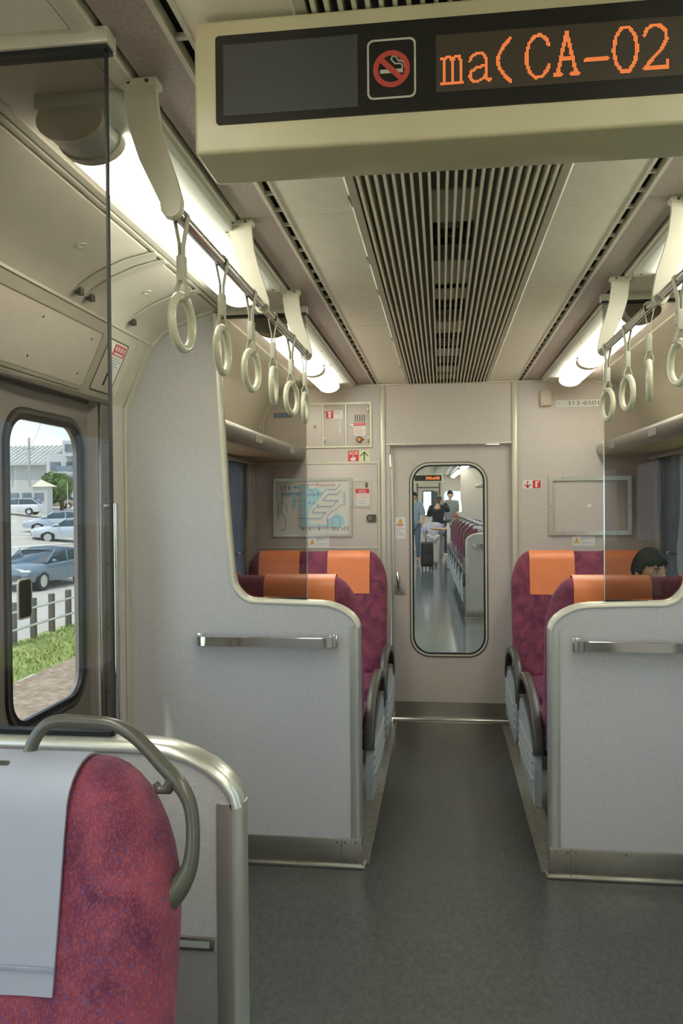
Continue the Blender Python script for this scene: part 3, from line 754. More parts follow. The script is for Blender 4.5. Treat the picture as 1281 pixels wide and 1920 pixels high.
light(1, 3.26, 5.30, [(3.36, 4.40), (4.46, 5.09)], [(3.28, 3.35), (4.412, 4.448)], 'lit ceiling light over the right seat bay')
light(-1, -2.7, 1.05, [(-2.6, -.85), (-.75, .98)], [(-.84, -.76)], 'added unseen ceiling light above the left seats nearest the viewer')  # this pair is out of view, added for the light it gives
light(1, -2.7, 1.05, [(-2.6, -.85), (-.75, .98)], [(-.84, -.76)], 'added unseen ceiling light above the right seats nearest the viewer')

# ================= strap bars =================
ZBL, ZBR = 2.037, 2.020
def strapbar(s, zb, label):
    t = thing('strap_bar', label, 'rail', (s * .54, 2.2, zb))
    G().tube([(s * .54, 1.4465, zb), (s * .54, 2.962, zb)], .0125, n=18, up=(0, 0, 1)).build('bar', CHROME, t)
    for yy in (1.441, 2.9625): G().cyl((s * .54, yy, zb), (s * .54, yy + .004, zb), .0195, 20).build('end_cover', CREAM, t)
    for yb in (1.452, 2.205, 2.955):
        P = [(.630, ZC), (.629, 2.245), (.621, 2.19), (.602, 2.13), (.578, 2.08), (.562, zb + .010), (.560, zb - .006), (.552, zb - .018), (.540, zb - .022), (.528, zb - .018), (.520, zb - .008), (.519, zb + .012), (.530, 2.09), (.547, 2.14), (.560, 2.19), (.567, 2.245), (.568, ZC)]
        g = G().prism([(s * a, b) for a, b in P], 'y', yb - .007, yb + .007)
        r = bmesh.ops.bevel(g.bm, geom=[e for e in g.bm.edges if e.calc_face_angle(0) > 1.2], offset=.002, segments=1, affect='EDGES')
        br = g.build('bracket', CREAM, t)
        g = G().box(*sorted((s * .563, s * .636)), yb - .016, yb + .020, ZC - .013, ZC + .001, .003); g.build('flange', CREAM, br)
        g = G()
        for x in (.582, .618): g.cyl((s * x, yb - .0175, ZC - .007), (s * x, yb - .0155, ZC - .007), .0038, 8)
        g.split('screw', DGREY, br)
    return t
strapbar(-1, ZBL, 'left chrome strap bar hanging on three curved cream brackets')
strapbar(1, ZBR, 'right chrome strap bar hanging on three curved cream brackets')
def handhold(x, y, zb, rot, label, grp):
    """strap over the bar, clasp and ring; origin at the bar"""
    t = thing('hanging_strap', label, 'strap', (x, y, zb), rot, grp)
    ro = .0145; g = G()
    za = -.052; zc = -.070; zd = -.118; ze = -.140
    zr = zb_ring - zb
    def band(pts): g.sweep(pts, [(-.0085, -.0013), (.0085, -.0013), (.0085, .0013), (-.0085, .0013)], up=(0, 0, 1))
    # the strap hangs over the bar (bar along y), its two tails meet under it
    top = [(0, ro * math.cos(a) * 0, 0) for a in ()]
    loop = [(.004, 0, za)] + [(ro * math.cos(a), 0, ro * math.sin(a)) for a in [math.radians(q) for q in range(-30, 211, 20)]] + [(-.004, 0, za)]
    prof = [(-.0085, -.0012), (.0085, -.0012), (.0085, .0012), (-.0085, .0012)]
    g.sweep([(.003, 0, zd)] + loop + [(-.003, 0, zd)], prof, up=(1, 0, .01))
    g.sweep([(.003, 0, zd), (.011, 0, ze), (.012, 0, ze - .012), (.006, 0, ze - .021), (-.006, 0, ze - .021), (-.012, 0, ze - .012), (-.011, 0, ze), (-.003, 0, zd)], prof, up=(1, 0, .01))
    g.build('strap', STRAPM, t, local=True)
    g = G().box(-.0075, .0075, -.0105, .0105, zd - .006, zc - .004, .002)
    for z in (zc - .012, zd + .006): g.cyl((-.009, 0, z), (.009, 0, z), .0022, 8)
    g.build('clasp', STRAPM, t, local=True)
    g = G(); R_ = .0505; r_ = .0088; zcen = ze - .013 - R_ + .0
    pts = [(0, R_ * math.sin(2 * PI * i / 40) * (1 - .0), zcen + R_ * math.cos(2 * PI * i / 40)) for i in range(40)]
    g.tube(pts, r_, closed=True, n=14, up=(1, 0, 0)); g.build('ring', RINGM, t, local=True)
    return t
zb_ring = 1.862
LS = [(1.503, 4, 'nearest'), (1.790, 0, 'second'), (2.072, 8, 'third'), (2.350, -5, 'fourth'), (2.640, 12, 'fifth'), (2.905, -2, 'farthest')]
hh = None
for y, r, nm in LS:
    lb = 'ring strap on the left chrome bar, %s of six from the viewer' % nm
    if hh is None: hh = handhold(-.54, y, ZBL, math.radians(-r), lb, 'straps on the left bar')
    else: copy_tree(hh, loc=(-.54, y, ZBL), rot=math.radians(-r), label=lb)
for y, r, nm in [(2.890, 10, 'farthest'), (2.590, 7, 'second farthest'), (2.325, -13, 'edge-on, third farthest'), (2.040, 8, 'nearest in view')]:
    copy_tree(hh, loc=(.54, y, ZBR), rot=math.radians(r), label='ring strap on the right chrome bar, %s' % nm, group='straps on the right bar')

# ================= information sign =================
sg = thing('information_sign', 'large cream hanging sign with orange dot text and no smoking mark', 'sign', (0, 1.33, 2.05))
g = G().box(-.437, .437, 1.265, 1.393, 2.050, 2.266, .007, 3); g.build('housing', mat('sign_cream', (.46, .42, .265), .38, var=.06, scale=7), sg)
G().box(-.43, .43, 1.30, 1.38, 2.26, ZC + .002).build('mounting', ALUW, sg)
ys = 1.265
bz = G().plate(rr(-.400, 2.095, .400, 2.238, .006), [], 'y', ys - .0025, ys + .002).build('display_face', mat('sign_black', (.014, .013, .012), .28, var=.1), sg)
ys -= .0025
G().box(-.387, -.168, ys - .0008, ys, 2.108, 2.222).build('blank_panel', mat('blank_grey', (.055, .056, .054), .3, var=.05, scale=500), bz)
lp = G().box(-.045, .330, ys - .0008, ys, 2.121, 2.210).build('dot_matrix_panel', mat('matrix_brown', (.050, .038, .026), .4, var=.3, scale=900), bz)
ys2 = ys - .0008
GLY = {
 'm': (-.037, -.003, 2.134, 2.177, [[(0, .9), (.12, .9), (.12, 0)], [(0, 0), (.26, 0)], [(.12, .8), (.25, .95), (.42, .95), (.52, .8), (.52, 0)], [(.52, .8), (.65, .95), (.82, .95), (.90, .8), (.90, 0)], [(.40, 0), (.64, 0)], [(.78, 0), (1, 0)]]),
 'a': (.006, .040, 2.134, 2.178, [[(.05, .72), (.15, .9), (.4, 1), (.65, .95), (.78, .78), (.78, .1), (.88, 0), (1, .05)], [(.78, .55), (.35, .48), (.1, .35), (.05, .18), (.15, .03), (.4, 0), (.62, .08), (.78, .22)]]),
 '(': (.050, .070, 2.130, 2.197, [[(1, 1), (.45, .82), (.1, .62), (0, .5), (.1, .36), (.45, .18), (1, 0)]]),
 'C': (.094, .128, 2.133, 2.198, [[(1, .74), (.9, .88), (.62, 1), (.38, .97), (.12, .82), (0, .55), (.02, .35), (.15, .12), (.4, 0), (.68, .02), (.9, .14), (1, .28)]]),
 'A': (.137, .172, 2.135, 2.199, [[(.1, 0), (.5, 1), (.9, 0)], [(.26, .38), (.74, .38)], [(0, 0), (.26, 0)], [(.70, 0), (1, 0)]]),
 '-': (.182, .215, 2.150, 2.158, [[(0, .5), (1, .5)]]),
 '0': (.224, .259, 2.133, 2.199, [[(.35, 1), (.65, 1), (.9, .8), (1, .5), (.9, .2), (.65, 0), (.35, 0), (.1, .2), (0, .5), (.1, .8), (.35, 1)]]),
 '2': (.268, .303, 2.135, 2.199, [[(.05, .78), (.15, .92), (.4, 1), (.7, .98), (.92, .84), (.95, .64), (.75, .42), (.35, .2), (.05, 0), (1, 0), (1, .14)]]),
}
PIT = .00216
def dist(p, a, b):
    ax, ay = a; bx_, by = b; dx, dy = bx_ - ax, by - ay; L = dx * dx + dy * dy
    t = 0 if L == 0 else max(0, min(1, ((p[0] - ax) * dx + (p[1] - ay) * dy) / L))
    return math.hypot(p[0] - ax - t * dx, p[1] - ay - t * dy)
for ch, (x0, x1, z0, z1, st) in GLY.items():
    g = G()
    S_ = [[(x0 + u * (x1 - x0), z0 + v * (z1 - z0)) for u, v in l] for l in st]
    ix0 = int((x0 - .006 + .045) / PIT); ix1 = int((x1 + .006 + .045) / PIT) + 1
    thick = .0023 if ch in 'ma' else .0028
    for ix in range(ix0, ix1):
        for iz in range(0, 42):
            p = (-.045 + (ix + .5) * PIT, 2.121 + (iz + .5) * PIT)
            if any(dist(p, a, b) < thick for l in S_ for a, b in zip(l[:-1], l[1:])):
                q = PIT * .37
                g.box_poly([(p[0] - q, p[1] - q), (p[0] + q, p[1] - q), (p[0] + q, p[1] + q), (p[0] - q, p[1] + q)], ys2, ys2 - .0005)
    g.build('dot_character', LEDM, lp)
pc = G().plate(rr(-.153, 2.117, -.076, 2.211, .010), [rr(-.1500, 2.120, -.079, 2.208, .008)], 'y', ys - .0008, ys).build('no_smoking_border', mat('sign_ink_cream', (.42, .41, .34), .4, var=.02), bz)
SIGNR = mat('sign_red', (.42, .055, .04), .4, var=.02); SIGNC = MATS['sign_ink_cream']
G().plate(circ(-.1145, 2.1635, .0290, 40), [circ(-.1145, 2.1635, .0210, 36)], 'y', ys - .0012, ys).build('prohibition_ring', SIGNR, bz)
strokes(G(), [[(-.1325, 2.1800), (-.0965, 2.1450)]], ys - .0012, .0085).build('prohibition_bar', SIGNR, bz)
g = G(); g.box_poly([(-.1325, 2.1570), (-.0965, 2.1570), (-.0965, 2.1630), (-.1325, 2.1630)], ys, ys - .0008); g.build('cigarette', SIGNC, bz)
g = G(); strokes(g, [[(-.0975, 2.1640), (-.0975, 2.1690), (-.1015, 2.1715), (-.1085, 2.1712), (-.1125, 2.1755), (-.1150, 2.1790), (-.1130, 2.1830), (-.1085, 2.1835), (-.1055, 2.1790), (-.1035, 2.1760), (-.0990, 2.1755), (-.0945, 2.1720), (-.0935, 2.1650)]], ys, .0022); g.build('smoke', SIGNC, bz)

# ================= outer doors (vestibule) =================
def outer_door(s, idx):
    xi = s * 1.385; xo = s * 1.415
    root = struct('door_%d' % idx, G().box(*sorted((s * 1.38, s * 1.42)), 1.50, 2.975, 1.865, 1.88), DGREY)
    for a, b, wa, wb in ((1.555, 2.2235, 1.645, 2.125), (2.2265, 2.935, 2.335, 2.838)):
        lf = G(); lf.plate([(a, .005), (b, .005), (b, 1.868), (a, 1.868)], [rr(wa, .775, wb, 1.765, .095, 8)], 'x', *sorted((xi, xo)))
        lf = lf.build('door_leaf', mat_leaf, root)
        x0 = xi - s * .004
        def fr(o, i, r0, r1, m, nm, x0=x0, dx=.0):
            G().plate(rr(wa - o, .775 - o, wb + o, 1.765 + o, r0, 8), [rr(wa - i, .775 - i, wb + i, 1.765 + i, r1, 8)], 'x', *sorted((x0 - s * dx, xi + s * .012))).build(nm, m, lf)
        fr(.034, .027, .129, .122, BLACK, 'outer_seal'); fr(.027, .013, .122, .108, DGREY, 'window_frame', dx=.003); fr(.013, -.006, .108, .089, BLACK, 'window_gasket')
        G().box(*sorted((xi + s * .010, xi + s * .015)), wa - .003, wb + .003, .772, 1.768).build('pane', CLEAR, lf)
        G().box(*sorted((xi - s * .003, xi)), (b - .012) if a < 2 else (a), b if a < 2 else a + .012, .01, 1.865).build('edge_rubber', BLACK, lf)
    return root
mat_leaf = mat('door_leaf_grey', (.31, .29, .265), .42, var=.06, scale=150)
dl = outer_door(-1, 2); outer_door(1, 3)
# dark rounded plate with pale rim on the left leaf's window
st = thing('window_guide_plate', 'small dark rounded plate with pale rim on the left door window', 'plate', (-1.38, 2.45, 1.11))
G().plate(rr(2.403, 1.108, 2.490, 1.240, .016), [rr(2.408, 1.113, 2.485, 1.235, .012)], 'x', -1.400, -1.394).build('rim', WHITE, st)
G().plate(rr(2.408, 1.113, 2.485, 1.235, .012), [], 'x', -1.400, -1.395).build('plate', mat('plate_brown', (.10, .085, .045), .3, var=.3, scale=30), st)
# jambs
kk = 15
for s in (-1, 1):
    g = G()
    for (a, b) in ((2.90, 2.985), (1.50, 1.575)):
        g.box(*sorted((s * 1.330, s * 1.345)), a, b, 0, 1.868, .003)
    g.box(*sorted((s * 1.326, s * 1.345)), 1.50, 2.985, 1.868, 1.885, .003)
    struct('trim_%d' % kk, g, STEEL); kk += 1
    g = G()
    for z in (.5, .75, 1.0, 1.25, 1.50, 1.72): g.cyl((s * 1.3305, 2.945, z), (s * 1.3285, 2.945, z), .005, 8)
    struct('trim_%d' % kk, g, DGREY); kk += 1
    g = G()      # corner trims where partition meets the side wall, following the profile
    for yy, wd in ((3.160, .018),):
        g.sweep([(s * 1.334, yy, 0.0), (s * 1.334, yy, 1.875), (s * 1.222, yy, 2.128)], [(-wd, -.006), (wd, -.006), (wd, .004), (-wd, .004)], up=(s, 0, .2))
    g.sweep([(s * 1.322, 3.005, 1.905), (s * 1.224, 3.005, 2.125)], [(-.006, -.006), (.006, -.006), (.006, .006), (-.006, .006)], up=(s, 0, .3))
    pts = [(s * a, 3.166, b) for a, b in ((1.222, 2.130), (1.17, 2.180), (1.10, 2.219), (1.02, 2.249), (.96, 2.265))]
    g.sweep(pts, [(-.014, -.005), (.014, -.005), (.014, .005), (-.014, .005)], up=(s * .5, 0, 1))
    struct('trim_%d' % kk, g, ALUW); kk += 1
# door-head cover: a framed panel on the slanting wall, and the small cock hatch
import mathutils
def slant(s, g):
    """map local (y, u, d): u along the slope upward from (1.34,1.88), d outward"""
    a = Vector((s * 1.34, 0, 1.88)); b = Vector((s * 1.222, 0, 2.135)); uv = (b - a).normalized(); nv = Vector((-s * uv.z, 0, s * uv.x * 1.0)).normalized()
    if nv.x * s > 0: nv = -nv
    for v in g.bm.verts:
        y, u, d = v.co; v.co = a + uv * u + nv * d + Vector((0, y, 0))
    return g
for s, w_ in ((-1, 'left'), (1, 'right')):
    cv = thing('door_head_cover', 'framed cover panel on the slanting wall above the %s outer door' % w_, 'panel', (s * 1.28, 2.1, 1.9))
    slant(s, G().plate(rr(1.46, .018, 2.74, .245, .02), [rr(1.470, .028, 2.730, .235, .014)], 'z', 0, .004)).build('frame', DGREY if False else ALUW, cv)
    slant(s, G().plate(rr(1.474, .032, 2.726, .231, .012), [], 'z', 0, .0025)).build('panel', CEILP, cv)
    g = G()
    for y in (1.6, 2.0, 2.32, 2.66):
        for u in (.07, .20): g.plate(circ(y, u, .004, 8), [], 'z', .002, .004)
    slant(s, g).split('screw', DGREY, cv)
    if s < 0:
        ck = thing('door_cock_hatch', 'small hatch with red headed label above the left door', 'hatch', (s * 1.28, 2.86, 1.9))
        slant(s, G().plate(rr(2.790, .030, 2.965, .235, .010), [rr(2.794, .034, 2.961, .231, .008)], 'z', 0, .002)).build('gap_line', DGREY, ck)
        slant(s, G().plate(rr(2.796, .036, 2.959, .229, .008), [], 'z', 0, .002)).build('panel', CEILP, ck)
        slant(s, G().box(2.875, 2.886, .060, .110, .002, .0035)).build('slot', DARK, ck)
        slant(s, G().plate(rr(2.850, .115, 2.950, .222, .002), [], 'z', .002, .003)).build('label', WHITE, ck)
        slant(s, G().plate(rr(2.850, .180, 2.950, .222, .002), [], 'z', .003, .0036)).build('red_heading', RED, ck)
        g = G()
        for i in range(4): g.box(2.862 + i * .022, 2.874 + i * .022, .198, .216, .0036, .0042)
        g.box(2.862, 2.938, .184, .192, .0036, .0042)
        slant(s, g).build('heading_text', WHITE, ck)
        g = G()
        for i in range(5): g.box(2.858, 2.858 + (.07, .085, .06, .08, .05)[i], .168 - i * .010, .172 - i * .010, .003, .0035)
        slant(s, g).build('text_lines', INKL, ck)
for s, w_ in ((-1, 'left'), (1, 'right')):
    t = thing('door_grab_rail', 'vertical chrome grab rail beside the %s outer door' % w_, 'rail', (s * 1.295, 2.96, .60))
    G().tube([(s * 1.300, 2.955, .55), (s * 1.300, 2.955, 1.485)], .0135, n=14, up=(0, 1, 0)).build('rail', CHROME, t)
    for z in (.56, 1.475): G().cyl((s * 1.30, 2.955, z), (s * 1.345, 2.955, z), .011, 12).build('mount', CHROME, t)

# ================= seats =================
HANDLE_PATH = [(.229, 1.118, .95), (.231, 1.137, 1), (.244, 1.165, 1), (.267, 1.179, 1), (.31, 1.18, .95), (.349, 1.177, 1), (.377, 1.165, 1.1), (.401, 1.147, 1.1), (.425, 1.125, 1.15), (.447, 1.105, 1.2), (.463, 1.082, 1.1), (.4695, 1.056, 1.05), (.471, 1.026, 1.1), (.467, .998, 1.3), (.452, .973, 1.8), (.430, .957, 2.4), (.415, .951, 2.6)]
TOP = 1.166
def back_y(z): return -.265 - (z - .42) * .235 - .02 * math.sin((z - .42) / .75 * PI)
def seat_outline():
    p = []
    ax, wx = .455, -.455
    p += [(ax - .03, .40), (ax, .46), (ax, .60), (ax, .80)]
    for i in range(0, 11):
        a = PI / 2 * i / 10; p.append((ax - .125 + .125 * math.cos(a), .93 + (TOP - .93) * math.sin(a)))
    p += [(.2, TOP), (.07, TOP), (-.07, TOP), (-.2, TOP), (-.30, TOP)]
    for i in range(1, 9):
        a = PI / 2 + PI / 2 * i / 8; p.append((wx + .09 + .09 * math.cos(a), TOP - .12 + .12 * math.sin(a)))
    p += [(wx, .80), (wx, .60), (wx, .46), (wx + .03, .40), (-.2, .385), (.2, .385)]
    return p
def cushion_back(a, t=.062):
    """aisle side = +x * a, seat faces +y"""
    o = seat_outline(); n = len(o)
    cen = (0, .78)
    def inset(d):
        out = []
        for i in range(n):
            p0, p1, p2 = o[i - 1], o[i], o[(i + 1) % n]
            tx, tz = p2[0] - p0[0], p2[1] - p0[1]; L = math.hypot(tx, tz); nx, nz = -tz / L, tx / L
            out.append((p1[0] + nx * d, p1[1] + nz * d))
        return out
    g = G(); rings = []
    ds = [(0, 0), (.004, .38), (.014, .66), (.030, .88), (.050, 1.0), (.072, 1.03)]
    seq = [(d, k) for d, k in ds[::-1]] + [(d, -k) for d, k in ds[1:]]
    for d, k in seq:
        rings.append([g._v((a * x, back_y(z) + k * t, z)) for x, z in inset(d)])
    for A, B in zip(rings[:-1], rings[1:]):
        for i in range(n): g.face((A[i], A[(i + 1) % n], B[(i + 1) % n], B[i]))
    # fill the front and rear with cross rows so they follow the lean
    for rg, k in ((rings[0], 1), (rings[-1], -1)):
        es = [g.bm.edges.get((rg[i], rg[(i + 1) % n])) for i in range(n)]
        bmesh.ops.triangle_fill(g.bm, use_beauty=True, edges=es)
    return g
def cover(x0, x1, zf, zr, a, taper=0., off=.0065, wave=0.):
    """cloth folded over the top of the backrest"""
    t = .062; pts = []
    z = zf
    while z < TOP - .075: pts.append((back_y(z) + t * 1.03 + off, z)); z += .03
    yc = back_y(TOP - .06)
    for i in range(0, 13):
        q = PI * i / 12; pts.append((yc + (t + off) * math.cos(q) * 1.0, TOP - .056 + (.056 + off) * math.sin(q)))
    z = TOP - .09
    while z > zr: pts.append((back_y(z) - t * 1.03 - off, z)); z -= .03
    g = G(); nx = 9; rows = []
    for j, (y, z) in enumerate(pts):
        row = []
        for i in range(nx):
            u = i / (nx - 1); f = 1 - taper * max(0, (TOP - z)) 
            x = (x0 + x1) / 2 + (x1 - x0) * (u - .5) * f
            row.append((a * x, y + wave * math.sin(u * 17 + z * 9) * min(1, (TOP - z) * 6), z))
        rows.append(row)
    g.grid(rows)
    bm = g.bm; bmesh.ops.recalc_face_normals(bm, faces=bm.faces)
    r = bmesh.ops.solidify(bm, geom=list(bm.faces), thickness=.0035)
    return g
def seat(name, label, s, f, cyy, covers, cmat, group=None, handle=False, armrest=True):
    a = -s * f * 1.0 if f > 0 else s * 1.0
    t = thing(name, label, 'seat', (s * .842, cyy, 0), 0 if f > 0 else PI, group)
    global TOP
    TOP = 1.134 if handle else 1.166
    cushion_back(a).build('backrest', MAROON, t, local=True)
    g = G()
    for x in (.150, .225, -.12, -.195):
        g.sweep([(a * x, back_y(z) + .0655, z) for z in (.47, .60, .75, .88)], [(-.0015, -.002), (.0015, -.002), (.0015, .002), (-.0015, .002)], up=(1, 0, 0))
    g.split('seam', mat_seam, t, local=True)
    # rear shell
    g = G(); rows = []
    for z in (.40, .46, .55, .62, .70): rows.append([(a * x, back_y(z) - .066 - (.020 if abs(x) < .40 else 0) - .012 * math.sin((z - .40) / .30 * PI), z) for x in (-.44, -.41, -.2, 0, .2, .41, .445)])
    g.grid(rows); bmesh.ops.solidify(g.bm, geom=list(g.bm.faces), thickness=.02); g.build('rear_shell', LGREY, t, local=True)
    g = G().box(*sorted((a * -.45, a * .45)), -.235, .30, .335, .455, .035, 4)
    for v in g.bm.verts:
        if v.co.z > .42: v.co.z += .02 * math.cos(v.co.x * 6) * 1 + .03 * v.co.y
    g.build('cushion', MAROON, t, local=True)
    G().box(*sorted((a * -.43, a * .36)), -.22, .20, .002, .335, .01).build('pedestal', mat_ped, t, local=True)
    if armrest:
        for off in (.478,):
            x0, x1 = a * (off - .021), a * (off + .021)
            arc = [(-.372, .395), (-.368, .43), (-.345, .485), (-.29, .540), (-.21, .580), (-.10, .607), (.02, .620), (.13, .622), (.22, .606), (.29, .570), (.335, .520), (.358, .460), (.366, .405)]
            G().sweep([(a * off, y, z) for y, z in arc], [(u * 1.0, v) for u, v in rr(-.022, -.020, .022, .020, .010, 3)], up=(0, -1, 0) if False else (0, 0, 1)).build('armrest', ARMP, t, local=True)
            pan = [(-.350, .165), (.285, .165), (.330, .20), (.350, .30), (.352, .40), (.335, .445), (.28, .490), (.18, .515), (.05, .520), (-.08, .505), (-.20, .475), (-.29, .430), (-.345, .385), (-.36, .33)]
            g = G().prism(pan, 'x', *sorted((x0 * 1.0 + a * .006, x1 - a * .006))); sp_ = g.build('side_panel', LGREY, t, local=True)
            rim = [(a * off, y, z) for y, z in pan[4:13]]
            G().sweep(rim, rr(-.020, -.009, .020, .009, .004, 2), up=(0, 0, 1)).build('panel_rim', ARMP, sp_, local=True)
            g = G()
            for i in range(4):
                z = .235 + .040 * i
                g.sweep([(x1 - a * .003, -.32, z + .03), (x1 - a * .003, -.1, z + .008), (x1 - a * .003, .15, z), (x1 - a * .003, .30 - .01 * i, z + .012)], [(-.006, -.006), (.006, -.006), (.006, .006), (-.006, .006)], up=(0, 0, 1))
            g.build('rib', LGREY, sp_, local=True)
    for (cx0, cx1, zf, tp) in covers:
        cover(cx0, cx1, zf, TOP - .16, a, tp, wave=.0 if tp == 0 else .0012).build('headrest_cover', cmat, t, local=True)
    if handle:
        yb = back_y(1.05)
        P = HANDLE_PATH
        # smooth path
        Q = []; K = []
        for i in range(len(P) - 1):
            p0, p1, p2, p3 = P[max(i - 1, 0)], P[i], P[i + 1], P[min(i + 2, len(P) - 1)]
            for q in range(4):
                u = q / 4
                def cr_(k): return .5 * ((2 * p1[k]) + (-p0[k] + p2[k]) * u + (2 * p0[k] - 5 * p1[k] + 4 * p2[k] - p3[k]) * u * u + (-p0[k] + 3 * p1[k] - 3 * p2[k] + p3[k]) * u ** 3)
                Q.append((a * cr_(0), back_y(cr_(1)) * .0 + yb + .004 - (cr_(1) - 1.05) * .2, cr_(1))); K.append(cr_(2))
        Q.append((a * P[-1][0], yb + .03, P[-1][1])); K.append(P[-1][2])
        g = G().tube(Q, .0088, n=14, up=(0, 1, 0), scales=K)
        g.tube([(a * .440, yb - .006, 1.109), (a * .432, yb - .006, 1.096), (a * .421, yb - .006, 1.095), (a * .415, yb - .006, 1.104)], .0075, n=10, up=(0, 1, 0), scales=[1.4, 1.1, .9, .6])
        g.build('grip_handle', DGREY, t, local=True)
        g = G(); g.sweep([(a * x, back_y(.80) + .067 + .004 * math.sin(x * 9), .792 + .010 * math.sin(x * 5) + .03 * (x - .1)) for x in [-.40 + .05 * i for i in range(17)]], [(-.002, -.002), (.002, -.002), (.002, .002), (-.002, .002)]); g.build('crease', mat_seam, t, local=True)
        for (c0, c1, zf, tp) in covers:
            g = G(); g.sweep([(a * c0, back_y(.905) + .0745, .905), (a * c1, back_y(.905) + .0745, .905)], [(-.0012, -.0016), (.0012, -.0016), (.0012, .0016), (-.0012, .0016)]); g.build('cover_hem', mat_hem, t, local=True)
        G().box(*sorted((a * .185, a * .225)), yb - .02, yb + .03, 1.112, 1.136, .004).build('handle_socket', ARMP, t, local=True)
    return t
mat_hem = mat('hem_thread', (.30, .33, .40), .6, var=.05)
mat_seam = mat('seam_thread', (.09, .02, .045), .8, var=.1)
mat_ped = mat('pedestal_grey', (.20, .19, .17), .4, .3, var=.05)
OC = [(.073, .345, .905, 0), (-.375, -.108, .905, 0)]
seat('train_seat', 'maroon double seat with two orange headrest covers, left side against the bulkhead', -1, -1, 4.665, OC, ORANGE)
seat('train_seat', 'maroon double seat with two orange headrest covers, right side against the bulkhead', 1, -1, 4.665, OC, ORANGE)
OC2 = [(.040, .348, .905, 0), (-.375, -.085, .905, 0)]
seat('train_seat', 'maroon double seat with orange cover just behind the left partition', -1, 1, 3.835, OC2, ORANGE)
seat('train_seat', 'maroon double seat with orange cover just behind the right partition', 1, 1, 3.835, OC2, ORANGE)
seat('train_seat', 'near maroon seat with white headrest cloth and dark grip handle', -1, -1, .60, [(.01, .322, .872, .05), (-.375, -.07, .872, .05)], WHITEC, handle=True)

# ================= racks, curtains =================
def rack(s, y0, y1, label):
    t = thing('luggage_rack', label, 'rack', (s * 1.15, (y0 + y1) / 2, 1.765))
    P = [(.972, 1.842), (.962, 1.830), (.960, 1.812), (.966, 1.788), (.982, 1.772), (1.01, 1.766), (1.02, 1.772), (1.02, 1.795), (.990, 1.800), (.984, 1.840)]
    G().prism([(s * a, b) for a, b in P], 'y', y0, y1).build('fascia', mat_fascia, t)
    G().tube([(s * .978, y0, 1.842), (s * .978, y1, 1.842)], .0055, n=8).build('front_lip', ALU, t)
    G().box(*sorted((s * 1.015, s * 1.335)), y0, y1, 1.772, 1.792).build('underside', RACKU, t)
    g = G()
    n = 4
    for i in range(n + 1):
        yy = y0 + (y1 - y0) * i / n; g.box(*sorted((s * 1.015, s * 1.335)), yy - .003, yy + .003, 1.7712, 1.7745)
    g.box(*sorted((s * 1.31, s * 1.337)), y0, y1, 1.760, 1.800, .002)
    g.build('joint', ALUW, t)
    return t
mat_fascia = mat('rack_fascia', (.38, .37, .34), .35, .4, var=.04)
for s, w_ in ((-1, 'left'), (1, 'right')):
    rk = rack(s, 3.225, 5.352, 'grey luggage rack with tan underside above the %s window' % w_)
    for y, nm in ((3.95, 'nearer'), (4.85, 'farther')):
        t = thing('rack_label', 'small pale %s label on the %s luggage rack edge' % (nm, w_), 'label', (s * .965, y, 1.78))
        g = G().box(*sorted((s * .9565, s * .9615)), y - .07, y + .07, 1.788, 1.824)
        g.build('backing', mat_rl, t) if 'mat_rl' in globals() else None
        if 'mat_rl' not in globals():
            mat_rl = mat('rack_label_grey', (.46, .46, .42), .4, var=.05); g.build('backing', mat_rl, t)
        g = G()
        for i in range(3): g.box(*sorted((s * .9555, s * .9566)), y - .055, y + .03 - .02 * i, 1.814 - i * .009, 1.817 - i * .009)
        g.build('text_lines', INKL, t)
def curtain(s, yc, w_, label, ztie=1.165):
    t = thing('window_curtain', label, 'curtain', (s * 1.30, yc, .82))
    g = G(); rows = []
    for j in range(25):
        z = .84 + .905 * j / 24
        k = 1 - .32 * math.exp(-((z - ztie) / .16) ** 2)
        rows.append([(s * (1.316 + .011 * math.sin(i * 1.25 + .3 * math.sin(z * 5)) * (.7 + .3 * k)), yc + w_ * (i / 30 - .5) * k, z) for i in range(31)])
    g.grid(rows); bmesh.ops.solidify(g.bm, geom=list(g.bm.faces), thickness=.002); g.build('cloth', CURT, t, angle=80)
    g = G(); g.tube([(s * (1.316 - .018 * math.cos(q)), yc + w_ * .38 * math.sin(q), ztie) for q in [math.radians(k) for k in range(-100, 101, 20)]], .005, n=6, up=(0, 0, 1)); g.build('tie_band', mat_tie, t)
    G().ell((s * 1.297, yc - .06, ztie), (.012, .012, .012)).build('tie_knob', WHITE, t)
    return t
mat_tie = mat('tie_blue', (.10, .13, .19), .8, var=.1)
curtain(-1, 4.90, .42, 'blue grey curtain tied back at the left bay window')
curtain(1, 5.00, .44, 'blue grey curtain tied back at the right bay window')
g = None
for s, w_ in ((-1, 'left'), (1, 'right')):
    G().box(*sorted((s * 1.285, s * 1.315)), 3.30, 5.33, 1.742, 1.757, .002).build('curtain_rail', ALUW, label='pale curtain rail over the %s bay window' % w_, cat='rail')
